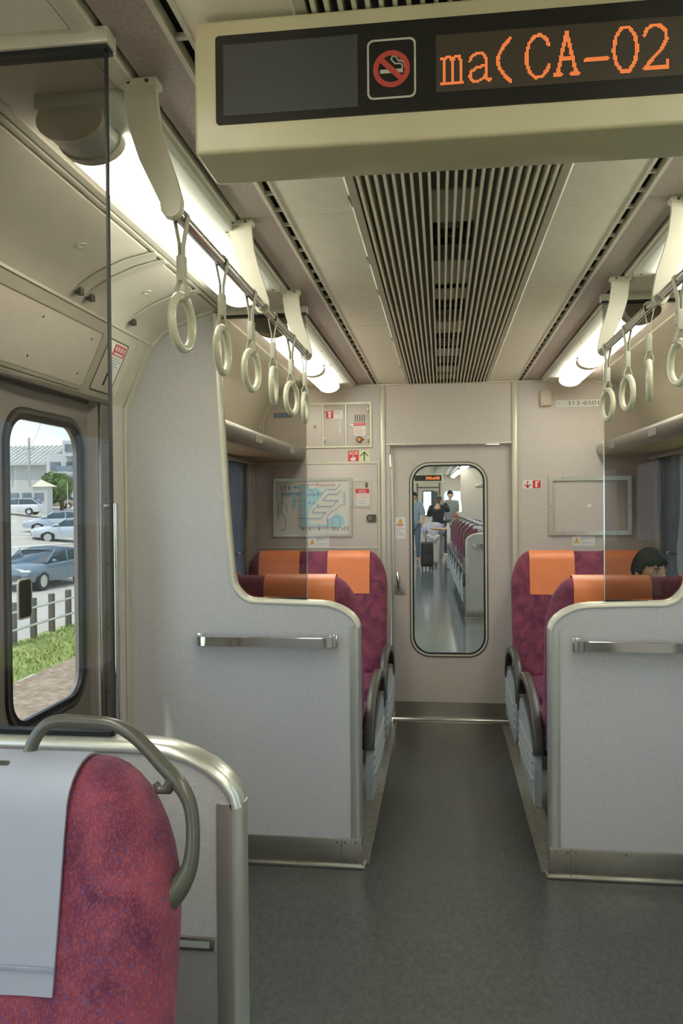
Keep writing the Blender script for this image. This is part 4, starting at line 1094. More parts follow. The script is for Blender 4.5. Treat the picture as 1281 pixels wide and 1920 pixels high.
# ================= people =================
def skin_mesh(nodes, edges, sub=1):
    names = list(nodes); me = bpy.data.meshes.new('tmp')
    me.from_pydata([nodes[k][:3] for k in names], [(names.index(a), names.index(b)) for a, b in edges], [])
    o = bpy.data.objects.new('tmp', me); COL.objects.link(o)
    m = o.modifiers.new('s', 'SKIN'); m.use_smooth_shade = True
    if not me.skin_vertices: me.skin_vertices.new(name='') if hasattr(me.skin_vertices, 'new') else None
    sv = me.skin_vertices[0].data
    for i, k in enumerate(names):
        r = nodes[k][3]; r2 = nodes[k][4] if len(nodes[k]) > 4 else r
        sv[i].radius = (r, r2); sv[i].use_root = (i == 0)
    m2 = o.modifiers.new('u', 'SUBSURF'); m2.levels = sub; m2.render_levels = sub
    bpy.context.view_layer.update()
    r = bpy.data.meshes.new_from_object(o.evaluated_get(bpy.context.evaluated_depsgraph_get()))
    bpy.data.objects.remove(o); return r
def head_r(d, w_=.073, dp=.092, hh=.112):
    """radius of a head in direction d (x side, y forward, z up)"""
    x, y, z = d
    r = 1 / math.sqrt((x / w_) ** 2 + (y / dp) ** 2 + (z / hh) ** 2)
    if z < 0: r *= 1 - .16 * abs(x) * (-z) * 2.2          # jaw taper
    if y > 0: r *= 1 - .05 * math.exp(-((z - .12) / .12) ** 2) * math.exp(-((abs(x) - .36) / .16) ** 2) * 1.6   # eye sockets
    if y > .5:
        r += .019 * math.exp(-(x / .11) ** 2) * math.exp(-((z + .20) / .15) ** 2) + .007 * math.exp(-(x / .09) ** 2) * math.exp(-((z + .02) / .16) ** 2)
        r += .006 * math.exp(-(x / .26) ** 2) * math.exp(-((z + .52) / .06) ** 2) + .006 * math.exp(-(x / .3) ** 2) * math.exp(-((z + .86) / .1) ** 2)
    return r
def head_geo(bm, c, ang, tilt=0., sc=1., n=40, m=28):
    R_ = Matrix.Rotation(ang, 3, 'Z') @ Matrix.Rotation(tilt, 3, 'X')
    g = G.__new__(G); g.bm = bm; g.mi = 0
    def P(d): return Vector(c) + R_ @ (Vector(d) * head_r(d) * sc)
    top = bm.verts.new(P((0, 0, 1))); bot = bm.verts.new(P((0, 0, -1))); rows = []
    for i in range(1, m):
        a = PI * i / m
        rows.append([bm.verts.new(P((math.sin(a) * math.cos(2 * PI * j / n), math.sin(a) * math.sin(2 * PI * j / n), math.cos(a)))) for j in range(n)])
    for j in range(n):
        g.face((top, rows[0][j], rows[0][(j + 1) % n])); g.face((bot, rows[-1][(j + 1) % n], rows[-1][j]))
    for i in range(m - 2):
        for j in range(n): g.face((rows[i][j], rows[i + 1][j], rows[i + 1][(j + 1) % n], rows[i][(j + 1) % n]))
    for sx in (-1, 1):   # ears
        e0 = R_ @ Vector((sx * .076, -.008, -.008)) * sc + Vector(c)
        q = G(); q.bm.free(); q.bm = bm
        b0 = len(bm.verts); q.ell((0, 0, 0), (.010 * sc, .018 * sc, .031 * sc), 10, 8); bm.verts.ensure_lookup_table()
        for v in bm.verts[b0:]: v.co = R_ @ v.co + e0
    return R_
def hair_geo(c, R_, sc, low_front=.28, low_side=-.35, low_back=-.75, thick=1.13, seed=1, bangs=True):
    g = G(); n, m = 44, 30
    def rad(d):
        x, y, z = d
        lim = low_back + (low_side - low_back) * max(0, min(1, (y + .6) / .6)) if y < 0 else low_side + (low_front - low_side) * max(0, min(1, (y - .15) / .35))
        lim += .05 * math.sin(math.atan2(y, x) * 11 + seed) + .03 * math.sin(math.atan2(y, x) * 23)
        k = max(0, min(1, (z - lim) / .10)); k = k * k * (3 - 2 * k)
        r = head_r((x, y * .98, z)) if z > -.2 else head_r(d)
        t_ = thick + .025 * noise.noise(Vector(d) * 3.5 + Vector((seed, 0, 0))) + .012 * math.sin(math.atan2(y, x) * 30 + z * 5)
        return r * (.86 + (t_ - .86) * k)
    def P(d): return Vector(c) + R_ @ (Vector(d) * rad(d) * sc)
    top = g._v(P((0, 0, 1))); bot = g._v(P((0, 0, -1))); rows = []
    for i in range(1, m):
        a = PI * i / m
        rows.append([g._v(P((math.sin(a) * math.cos(2 * PI * j / n), math.sin(a) * math.sin(2 * PI * j / n), math.cos(a)))) for j in range(n)])
    for j in range(n):
        g.face((top, rows[0][j], rows[0][(j + 1) % n])); g.face((bot, rows[-1][(j + 1) % n], rows[-1][j]))
    for i in range(m - 2):
        for j in range(n): g.face((rows[i][j], rows[i + 1][j], rows[i + 1][(j + 1) % n], rows[i][(j + 1) % n]))
    return g
def add_hand(nodes, edges, wr, key, d, side, r=.0085):
    """palm and five fingers; d direction, side vector across the palm"""
    W = Vector(nodes[wr][:3]); d = Vector(d).normalized(); sd = Vector(side).normalized(); nrm = d.cross(sd)
    pk = key + 'p'; nodes[pk] = (*(W + d * .045), .026, .016); edges.append((wr, pk))
    for i, (o, L) in enumerate(((-.030, .055), (-.011, .066), (.009, .062), (.028, .050))):
        a = W + d * .085 + sd * o; b = a + d * L * .5 + nrm * .008; c = a + d * L * .85 + nrm * .026
        for q, pt, rr_ in (('a', a, r * 1.1), ('b', b, r), ('c', c, r * .8)): nodes[key + str(i) + q] = (*pt, rr_)
        edges += [(pk, key + str(i) + 'a'), (key + str(i) + 'a', key + str(i) + 'b'), (key + str(i) + 'b', key + str(i) + 'c')]
    a = W + d * .035 - sd * .035; b = a + d * .030 - sd * .018 + nrm * .008
    nodes[key + 't'] = (*a, r * 1.2); nodes[key + 'u'] = (*b, r); edges += [(pk, key + 't'), (key + 't', key + 'u')]
def person(label, J, face_ang, head_c, clothes, hair, hair_low, tilt=0., head_scale=1., voxel=.012, face=False, hands=True, group=None):
    """J: joint dict pelvis chest neck shL elL wrL ... ; clothes: list of (name, material, [(a,b)...], grow)"""
    N = dict(J); E_ = [('pelvis', 'belly'), ('belly', 'chest'), ('chest', 'neck'), ('neck', 'headbase')]
    for q in 'LR':
        E_ += [('chest', 'sh' + q), ('sh' + q, 'el' + q), ('el' + q, 'wr' + q), ('pelvis', 'hip' + q), ('hip' + q, 'kn' + q), ('kn' + q, 'an' + q), ('an' + q, 'to' + q)]
        if hands:
            d = Vector(N['wr' + q][:3]) - Vector(N['el' + q][:3]); d.normalize()
            sd = d.cross(Vector((0, 0, 1)));
            if sd.length < .3: sd = Vector((0, 1, 0))
            add_hand(N, E_, 'wr' + q, 'h' + q, d, sd if q == 'L' else -sd)
    me = skin_mesh(N, E_); bm = bmesh.new(); bm.from_mesh(me)
    R_ = head_geo(bm, head_c, face_ang, tilt, head_scale)
    g = G(); g.bm.free(); g.bm = bm
    o = g.build('person', SKIN, None, label, 'person', group)
    md = o.modifiers.new('remesh', 'REMESH'); md.mode = 'VOXEL'; md.voxel_size = voxel; md.use_smooth_shade = True
    for nm, m, parts, grow in clothes:
        keys = []
        for a, b in parts:
            for k in (a, b):
                if k not in keys: keys.append(k)
        NN = {k: (*N[k][:3], *[v + grow for v in N[k][3:]]) for k in keys}
        mm = skin_mesh(NN, parts); b2 = bmesh.new(); b2.from_mesh(mm); gg = G(); gg.bm.free(); gg.bm = b2
        c = gg.build(nm, m, o)
        md = c.modifiers.new('remesh', 'REMESH'); md.mode = 'VOXEL'; md.voxel_size = max(voxel, .010); md.use_smooth_shade = True
    hair_geo(head_c, R_, head_scale, *hair_low).build('hair', hair, o, angle=70)
    if face:
        for sx in (-1, 1):
            def at(x, y, z): return Vector(head_c) + R_ @ (Vector((x, y, z)) * head_scale)
            e = G(); c = at(sx * .031, .076, .010); e.ell((0, 0, 0), (.0125, .0085, .0036), 12, 8)
            for v in e.bm.verts: v.co = R_ @ v.co + c
            ey = e.build('eye', mat_eye, o)
            e = G(); c = at(sx * .031, .0835, .008); e.ell((0, 0, 0), (.0052, .003, .0036), 10, 6)
            for v in e.bm.verts: v.co = R_ @ v.co + c
            e.build('iris', HAIR, ey)
            e = G(); e.tube([at(sx * (.014 + .010 * i), .0865 - .0038 * i * i * .35, .0295 + .0025 * math.sin(i)) for i in range(4)], .0028, n=6); e.build('eyebrow', HAIR, o)
            e = G(); e.tube([at(sx * (.017 + .007 * i), .0845 - .0013 * i * i, .0155 + (.0022, .0032, .0028, .0)[i]) for i in range(4)], .0017, n=6); e.build('eyelid', HAIR, o)
        e = G(); e.tube([at(-.022, .083, -.055), (at(-.008, .0905, -.053)), at(.008, .0905, -.053), at(.022, .083, -.055)], .004, n=6); e.build('lips', mat_lip, o)
    return o
mat_eye = mat('eye_white', (.48, .45, .42), .2, var=.02); mat_lip = mat('lips', (.45, .16, .13), .4, var=.05)
mat_tee = mat('navy_shirt', (.035, .045, .08), .8, var=.1); mat_jean = mat('dark_trousers', (.03, .035, .05), .8, var=.1)
def off(J, dx, dy, dz=0, ang=0., k=1.):
    c, s_ = math.cos(ang), math.sin(ang)
    return {q: (dx + (v[0] * c - v[1] * s_) * k, dy + (v[0] * s_ + v[1] * c) * k, dz + v[2] * k, *[r * k for r in v[3:]]) for q, v in J.items()}
# seated passenger in the right-hand bay, facing the viewer and turned to the window
SIT = dict(pelvis=(0, 0, .54, .125, .105), belly=(0, -.03, .70, .115, .095), chest=(0, -.07, .85, .13, .10), neck=(.0, -.11, .965, .032), headbase=(0, -.13, 1.02, .05),
           shL=(-.155, -.07, .885, .05), elL=(-.215, -.14, .67, .038), wrL=(-.10, -.34, .60, .025), shR=(.145, -.07, .885, .05), elR=(.20, -.14, .67, .038), wrR=(.08, -.34, .60, .025),
           hipL=(-.085, -.04, .52, .085), knL=(-.11, -.42, .50, .060), anL=(-.11, -.42, .09, .040), toL=(-.11, -.54, .045, .035),
           hipR=(.085, -.04, .52, .085), knR=(.11, -.42, .50, .060), anR=(.11, -.42, .09, .040), toR=(.11, -.54, .045, .035))
person('dark-haired passenger seated in the right bay looking down toward the window', off(SIT, 1.085, 4.72, 0), PI + math.radians(30), (1.103, 4.585, 1.085),
       [('shirt', mat_tee, [('pelvis', 'belly'), ('belly', 'chest'), ('chest', 'shL'), ('chest', 'shR'), ('shL', 'elL'), ('shR', 'elR')], .014),
        ('trousers', mat_jean, [('pelvis', 'hipL'), ('pelvis', 'hipR'), ('hipL', 'knL'), ('hipR', 'knR'), ('knL', 'anL'), ('knR', 'anR')], .012)],
       HAIR, (.40, -.30, -.85, 1.17, 2), tilt=-.10, head_scale=1.03, voxel=.005, face=True)

# ================= the next car, seen through the gangway door =================
XF[0] = Matrix.Translation((0, 5.5, 0)) @ Matrix.Rotation(.0243, 4, 'Z') @ Matrix.Translation((0, -5.5, 0))
ZN = 2.25
def stn(nm, g, m): return struct(nm, g, m)
struct('floor_2', G().box(-1.42, 1.42, 5.47, 25.2, -.06, 0), mat('next_floor', (.12, .14, .15), .13, col2=(.18, .20, .20), scale=20, detail=5, spec=.9))
struct('ceiling_2', G().box(-1.0, 1.0, 5.55, 25.2, ZN + .03, ZN + .06), CEILP)
NW = [(6.4, 8.1), (10.7, 12.3), (12.5, 14.1), (14.3, 15.9), (16.1, 17.2), (18.1, 19.3), (20.0, 23.5)]
for s, nm in ((-1, 'wall_left_2'), (1, 'wall_right_2')):
    g = G().plate([(5.55, 0), (25.2, 0), (25.2, 1.9), (5.55, 1.9)], [rr(a, .84, b, 1.76, .07) for a, b in NW], 'x', s * 1.34, s * 1.44)
    g.prism([(s * a, b) for a, b in ((1.34, 1.88), (1.222, 2.135), (1.10, 2.225), (.95, 2.27), (.95, 2.31), (1.10, 2.30), (1.44, 1.88))], 'y', 5.55, 25.2)
    struct(nm, g, WALL)
    k += 1
    wn = struct('window_%d' % k, G().box(*sorted((s * 1.36, s * 1.365)), 6.2, 23.6, .80, 1.80), CLEAR)
struct('trim_40', G().box(-.40, .42, 5.465, 5.62, -.002, .004), STEEL)
g = G(); g.plate([(-.48, 0), (-.48, 1.95), (.48, 1.95), (.48, 0), (.60, 0), (.60, 2.1), (-.60, 2.1), (-.60, 0)], [], 'y', 5.46, 5.55); struct('trim_41', g, DGREY)
g = G(); g.box(-.2, .2, 6, 24.8, ZN + .005, ZN + .02)
for i in range(11): g.box(-.16 + .032 * i - .004, -.16 + .032 * i + .004, 6, 24.8, ZN - .01, ZN + .02)
g.build('ceiling_grille', CREAM, label='slatted ceiling grille of the next car seen through the door', cat='grille')
g = G()
for s in (-1, 1): g.box(*sorted((s * .46, s * .49)), 6, 24.8, ZN + .018, ZN + .029); g.box(*sorted((s * .60, s * .65)), 6, 24.8, ZN + .012, ZN + .031)
struct('trim_42', g, DGREY)
LAMPN = lampmat('lit_diffuser_next', 12)
fl = None
for s in (-1, 1):
    for y, nm in ((6.4, 'nearest'), (9.6, 'second'), (12.8, 'third'), (16.0, 'fourth'), (19.2, 'fifth'), (21.8, 'farthest')):
        lab = 'lit ceiling light of the next car, %s row, %s of six' % ('left' if s < 0 else 'right', nm)
        if fl is None:
            fl = thing('ceiling_light', lab, 'light', (s * .757, y, ZN), 0, 'lights of the next car')
            G().box(-.09, .09, 0, 2.3, .0, .03).build('base_plate', mat_base, fl, local=True)
            G().prism(half(0, .005, .066, .06, 10), 'y', .1, 2.2).build('diffuser', LAMPN, fl, local=True)
        else: copy_tree(fl, loc=(s * .757, y, ZN), label=lab)
# end wall with door and windows
g = G(); g.plate([(-1.42, 0), (1.42, 0), (1.42, 2.3), (-1.42, 2.3)], [rr(-.14, 1.08, .17, 1.80, .02, 2), rr(.50, 1.16, 1.05, 1.80, .09, 5), rr(-.95, 1.16, -.42, 1.80, .09, 5)], 'y', 24.4, 24.5)
struct('wall_back_2', g, WALL)
g = G(); g.box(-.34, -.30, 24.37, 24.4, 0, 2.28); g.box(.34, .38, 24.37, 24.4, 0, 2.28); g.box(-.30, .34, 24.37, 24.4, 1.90, 1.94); struct('trim_43', g, DGREY)
g = G(); g.plate(rr(-.17, 1.05, .20, 1.83, .03), [rr(-.135, 1.085, .165, 1.795, .02)], 'y', 24.37, 24.4); struct('window_20', g, DGREY)
g = G(); g.box(.10, .30, 24.36, 24.38, 1.12, 1.80); g.build('window_blind', mat('dark_blind', (.04, .07, .08), .6), label='dark teal blind beside the far door window', cat='blind')
# its hanging display
sn = thing('information_sign', 'small distant cream sign with orange dots in the next car', 'sign', (-.08, 16.9, 1.86))
G().box(-.36, .27, 16.9, 17.0, 1.885, 2.08, .01).build('housing', CREAM, sn)
G().box(-.10, .0, 16.93, 16.97, 2.08, 2.27).build('mounting', CREAM, sn)
G().box(-.33, .235, 16.895, 16.905, 1.925, 2.045).build('display_face', BLACK, sn)
g = G(); random.seed(5); x = -.09
while x < .19:
    h = random.choice((.04, .055, .06)); g.box(x, x + .016, 16.892, 16.896, 1.955, 1.955 + h); x += random.uniform(.02, .03)
g.build('dot_character', LEDM, sn)
partition(1, 10.15, 'white partition with chrome bar in the next car')
# far low partition and tall wall panel of the next car
pt2 = thing('seat_partition', 'far pale low partition at the end of the next car seats', 'partition', (.85, 17.5, 0))
G().prism([(.37, .12), (1.33, .12), (1.33, 1.08), (.50, 1.08), (.40, 1.02), (.37, .95)], 'y', 17.48, 17.53).build('panel', WALLB, pt2)
G().box(.36, .44, 17.45, 17.50, .02, 1.02, .01).build('post', ALUW, pt2)
struct('wall_right_3', G().prism([(.74, 1.08), (1.33, 1.08), (1.33, 1.86), (1.1, 2.22), (.70, 2.25), (.70, 1.62)], 'y', 18.30, 18.35), WALL)
# seats of the next car
sx_ = seat('train_seat', 'maroon seat with white headrest cloth in the next car, nearest of the row', 1, 1, 10.80, [(.03, .31, .86, 0), (-.375, -.07, .86, 0)], WHITEC, 'seats of the next car', handle=True, armrest=True)
for i in range(1, 7):
    copy_tree(sx_, loc=(.842, 10.80 + .93 * i, 0), label='maroon seat with white cloth in the next car row, %s from the viewer' % ('second', 'third', 'fourth', 'fifth', 'sixth', 'seventh and last')[i - 1])
sx_['label'] = 'maroon seat with white cloth in the next car row, nearest the viewer'
rack(1, 10.2, 17.4, 'luggage rack of the next car above the far right windows')
# suitcase
sc_ = thing('suitcase', 'dark grey wheeled suitcase standing in the next car aisle', 'suitcase', (-.075, 17.6, 0))
G().box(-.215, .065, 17.5, 17.70, .06, .60, .05, 4).build('shell', mat('suitcase_black', (.016, .015, .015), .6, var=.3, scale=30), sc_)
g = G(); g.box(-.175, .025, 17.485, 17.505, .12, .33, .02, 2); g.box(-.165, .015, 17.488, 17.505, .36, .54, .02, 2); g.build('pocket', mat('suitcase_pocket', (.024, .022, .022), .7), sc_)
for x in (-.18, -.10, -.02, .04):
    G().cyl((x - .014, 17.56, .036), (x + .014, 17.56, .036), .035, 14).build('wheel', BLACK, sc_)
g = G(); g.tube([(-.12, 17.66, .58), (-.12, 17.66, .98), (-.03, 17.66, .98), (-.03, 17.66, .58)], .008, n=8, up=(0, 1, 0)); g.build('pull_handle', ALU, sc_)
STAND = dict(pelvis=(0, 0, .92, .13, .10), belly=(0, 0, 1.08, .115, .09), chest=(0, 0, 1.28, .14, .10), neck=(0, 0, 1.43, .032), headbase=(0, .01, 1.49, .05),
             shL=(-.17, 0, 1.36, .052), elL=(-.24, .02, 1.09, .040), wrL=(-.24, .10, .86, .026), shR=(.17, 0, 1.36, .052), elR=(.24, .02, 1.09, .040), wrR=(.22, .10, .86, .026),
             hipL=(-.085, 0, .86, .085), knL=(-.09, .01, .47, .058), anL=(-.09, -.02, .09, .040), toL=(-.09, .11, .04, .035),
             hipR=(.085, 0, .86, .085), knR=(.09, .01, .47, .058), anR=(.09, -.02, .09, .040), toR=(.09, .11, .04, .035))
ALLC = [('pelvis', 'belly'), ('belly', 'chest'), ('chest', 'shL'), ('chest', 'shR'), ('shL', 'elL'), ('shR', 'elR')]
LEGS = [('pelvis', 'hipL'), ('pelvis', 'hipR'), ('hipL', 'knL'), ('hipR', 'knR'), ('knL', 'anL'), ('knR', 'anR')]
blk = mat('black_dress', (.012, .014, .022), .85, var=.2); greyc = mat('grey_vest', (.22, .24, .26), .8, var=.05); flor = mat('floral_blouse', (.62, .50, .50), .8, col2=(.32, .36, .58), scale=22)
beige = mat('beige_trousers', (.34, .26, .24), .8, var=.05); bluw = mat('pale_blue_shirt', (.30, .38, .45), .8, var=.05); whs = mat('white_blouse', (.62, .62, .58), .8, var=.05)
# woman in black with a cap, back to the viewer, arms raised
J = off(STAND, .22, 20.4, -.015, 0, 1.0)
J.update(elR=(.50, 20.48, 1.24, .040), wrR=(.40, 20.56, 1.46, .026), elL=(-.01, 20.44, 1.14, .042), wrL=(.06, 20.62, 1.16, .026))
pw = person('person in black dress and dark cap standing back to the viewer in the aisle', J, 0, (.24, 20.42, 1.53),
       [('dress', blk, ALLC + [('elL', 'wrL'), ('elR', 'wrR'), ('pelvis', 'hipL'), ('pelvis', 'hipR')], .03), ('trousers', beige, LEGS, .022)], HAIRB, (.3, -.4, -.9, 1.16, 4), voxel=.016)
g = G()
sk = [(.30, 20.4, 0), ]
prof = [(.16, 1.0), (.185, .85), (.20, .72), (.205, .62)]
for (r0, z0), (r1, z1) in zip(prof[:-1], prof[1:]):
    A = [g._v((.22 + r0 * math.cos(q * PI / 10), 20.4 + r0 * .7 * math.sin(q * PI / 10), z0)) for q in range(20)]; B = [g._v((.22 + r1 * math.cos(q * PI / 10), 20.4 + r1 * .7 * math.sin(q * PI / 10), z1)) for q in range(20)]
    for i in range(20): g.face((A[i], A[(i + 1) % 20], B[(i + 1) % 20], B[i]))
bmesh.ops.remove_doubles(g.bm, verts=g.bm.verts, dist=1e-4); g.build('skirt', blk, pw)
g = G(); g.ell((.24, 20.42, 1.565), (.092, .108, .085), 16, 10); g.build('cap', mat('cap_teal', (.03, .06, .09), .8), pw)
# standing passenger beyond the seats, facing the viewer
J = off(STAND, .56, 21.2, .0, PI, 1.07)
J.update(elL=(.74, 21.18, 1.20, .042), wrL=(.70, 21.02, 1.02, .027))
person('dark-haired person in pale grey standing beyond the seats facing the viewer', J, PI - .2, (.565, 21.18, 1.66),
       [('shirt', greyc, ALLC + [('chest', 'neck'), ('pelvis', 'hipL'), ('pelvis', 'hipR')], .032), ('trousers', mat_jean, LEGS, .03)], HAIR, (.32, -.3, -.8, 1.15, 6), voxel=.016)
# person in a floral blouse bending over the suitcase side
J = off(STAND, .08, 18.6, -.03, 0, .80)
J.update(belly=(.08, 18.68, .86, .12, .10), chest=(.08, 18.86, .90, .13, .10), neck=(.09, 19.0, .88, .032), headbase=(.09, 19.06, .86, .05), shL=(-.08, 18.86, .92, .052), shR=(.24, 18.86, .92, .052),
         elL=(-.13, 18.96, .72, .04), wrL=(-.08, 19.10, .56, .026), elR=(.28, 18.96, .72, .04), wrR=(.22, 19.10, .56, .026))
person('person in floral blouse bending forward behind the suitcase', J, 0, (.09, 19.12, .88),
       [('blouse', flor, ALLC + [('pelvis', 'hipL'), ('pelvis', 'hipR')], .06), ('trousers', whs, LEGS, .03)], HAIRB, (.3, -.4, -.8, 1.15, 8), tilt=-.9, voxel=.016)
# seated person reaching an arm into the aisle
J = off(SIT, .56, 18.1, -.02, 0, 1.0)
J.update(elL=(.34, 17.98, .86, .032), wrL=(.10, 17.94, .88, .030), shL=(.41, 18.03, .93, .05))
person('seated person in white reaching a bare arm across the aisle', J, PI * .8, (.56, 17.93, 1.10),
       [('blouse', bluw, ALLC[:4], .032), ('trousers', mat_jean, LEGS, .03)], HAIRB, (.3, -.4, -.8, 1.15, 9), voxel=.014)
# person at the left edge of the door window
J = off(STAND, -.37, 19.6, .0, PI * .9, 1.04)
person('person in grey blue clothes at the left edge of the door window', J, PI * .9, (-.38, 19.62, 1.61),
       [('shirt', bluw, ALLC + [('chest', 'neck'), ('pelvis', 'hipL'), ('pelvis', 'hipR')], .032), ('trousers', mat('blue_trousers', (.14, .18, .24), .8), LEGS, .012)], HAIR, (.3, -.3, -.8, 1.15, 3), voxel=.016)
XF[0] = Matrix.Identity(4)

# ================= outdoors =================
ASPH = mat('asphalt', (.52, .49, .43), .9, var=.08, scale=.6); BALL = mat('ballast', (.26, .18, .12), .95, col2=(.50, .40, .30), scale=9, detail=8); GRASS = mat('grass_bank', (.20, .27, .06), .9, col2=(.44, .50, .17), scale=3.2, detail=8)
def gz(x):
    P = [(-2, -1.75), (-7.7, -1.72), (-8.9, -1.50), (-14.5, -1.50), (-23.5, -.36), (-40, .20), (-50, 1.6), (-62, 3.2), (-120, 8.0)]
    for (a, za), (b, zb) in zip(P[:-1], P[1:]):
        if x <= a and x >= b: return za + (zb - za) * (a - x) / (a - b)
    return P[0][1] if x > -2 else P[-1][1]
def strip(xs, y0, y1, ny, amp=0.):
    g = G(); g.grid([[(x, y0 + (y1 - y0) * j / ny, gz(x) + amp * noise.noise(Vector((x * 1.3, j * .7, 0)))) for j in range(ny + 1)] for x in xs]); return g
struct('ground_ballast', strip([-1.6, -3, -4.5, -6, -7.7], -20, 60, 80, .04), BALL)
o = strip([-7.7, -8.0, -8.3, -8.6, -8.9, -9.3], -20, 60, 160, .05).build('grass_bank', GRASS, label='bright green grass bank between the track and the fence', cat='grass', kind='stuff')
struct('ground_lot', strip([-9.3, -12, -14.5, -19, -23.5, -30, -40, -50, -62, -90, -120], -60, 300, 30), ASPH)
g = G(); random.seed(11)
for i in range(3600):
    x = -random.uniform(7.75, 9.1); y = random.uniform(11, 26); z = gz(x); h = random.uniform(.04, .12); a = random.uniform(0, PI); q = .018
    v = [g._v((x - q * math.cos(a), y - q * math.sin(a), z)), g._v((x + q * math.cos(a), y + q * math.sin(a), z)), g._v((x + random.uniform(-.06, .06), y + random.uniform(-.06, .06), z + h))]; g.face(v)
g.build('grass_blades', GRASS, label='long green grass blades growing on the bank beside the track', cat='grass', kind='stuff', recalc=False)
# fence
fn = thing('lot_fence', 'low brown post and rail fence at the edge of the parking lot', 'fence', (-9.15, 18, -1.5))
g = G(); fm = mat('fence_brown', (.13, .12, .10), .8, var=.15, scale=6); fb = None
for i in range(24):
    y = 12.6 + .84 * i
    G().box(-9.21, -9.09, y - .055, y + .055, -1.55, -.60, .01).build('post', fm, fn)
for z in (-.80, -1.18): G().tube([(-9.08, 11.8, z), (-9.08, 32.6, z)], .028, n=8).build('rail', ALU, fn)
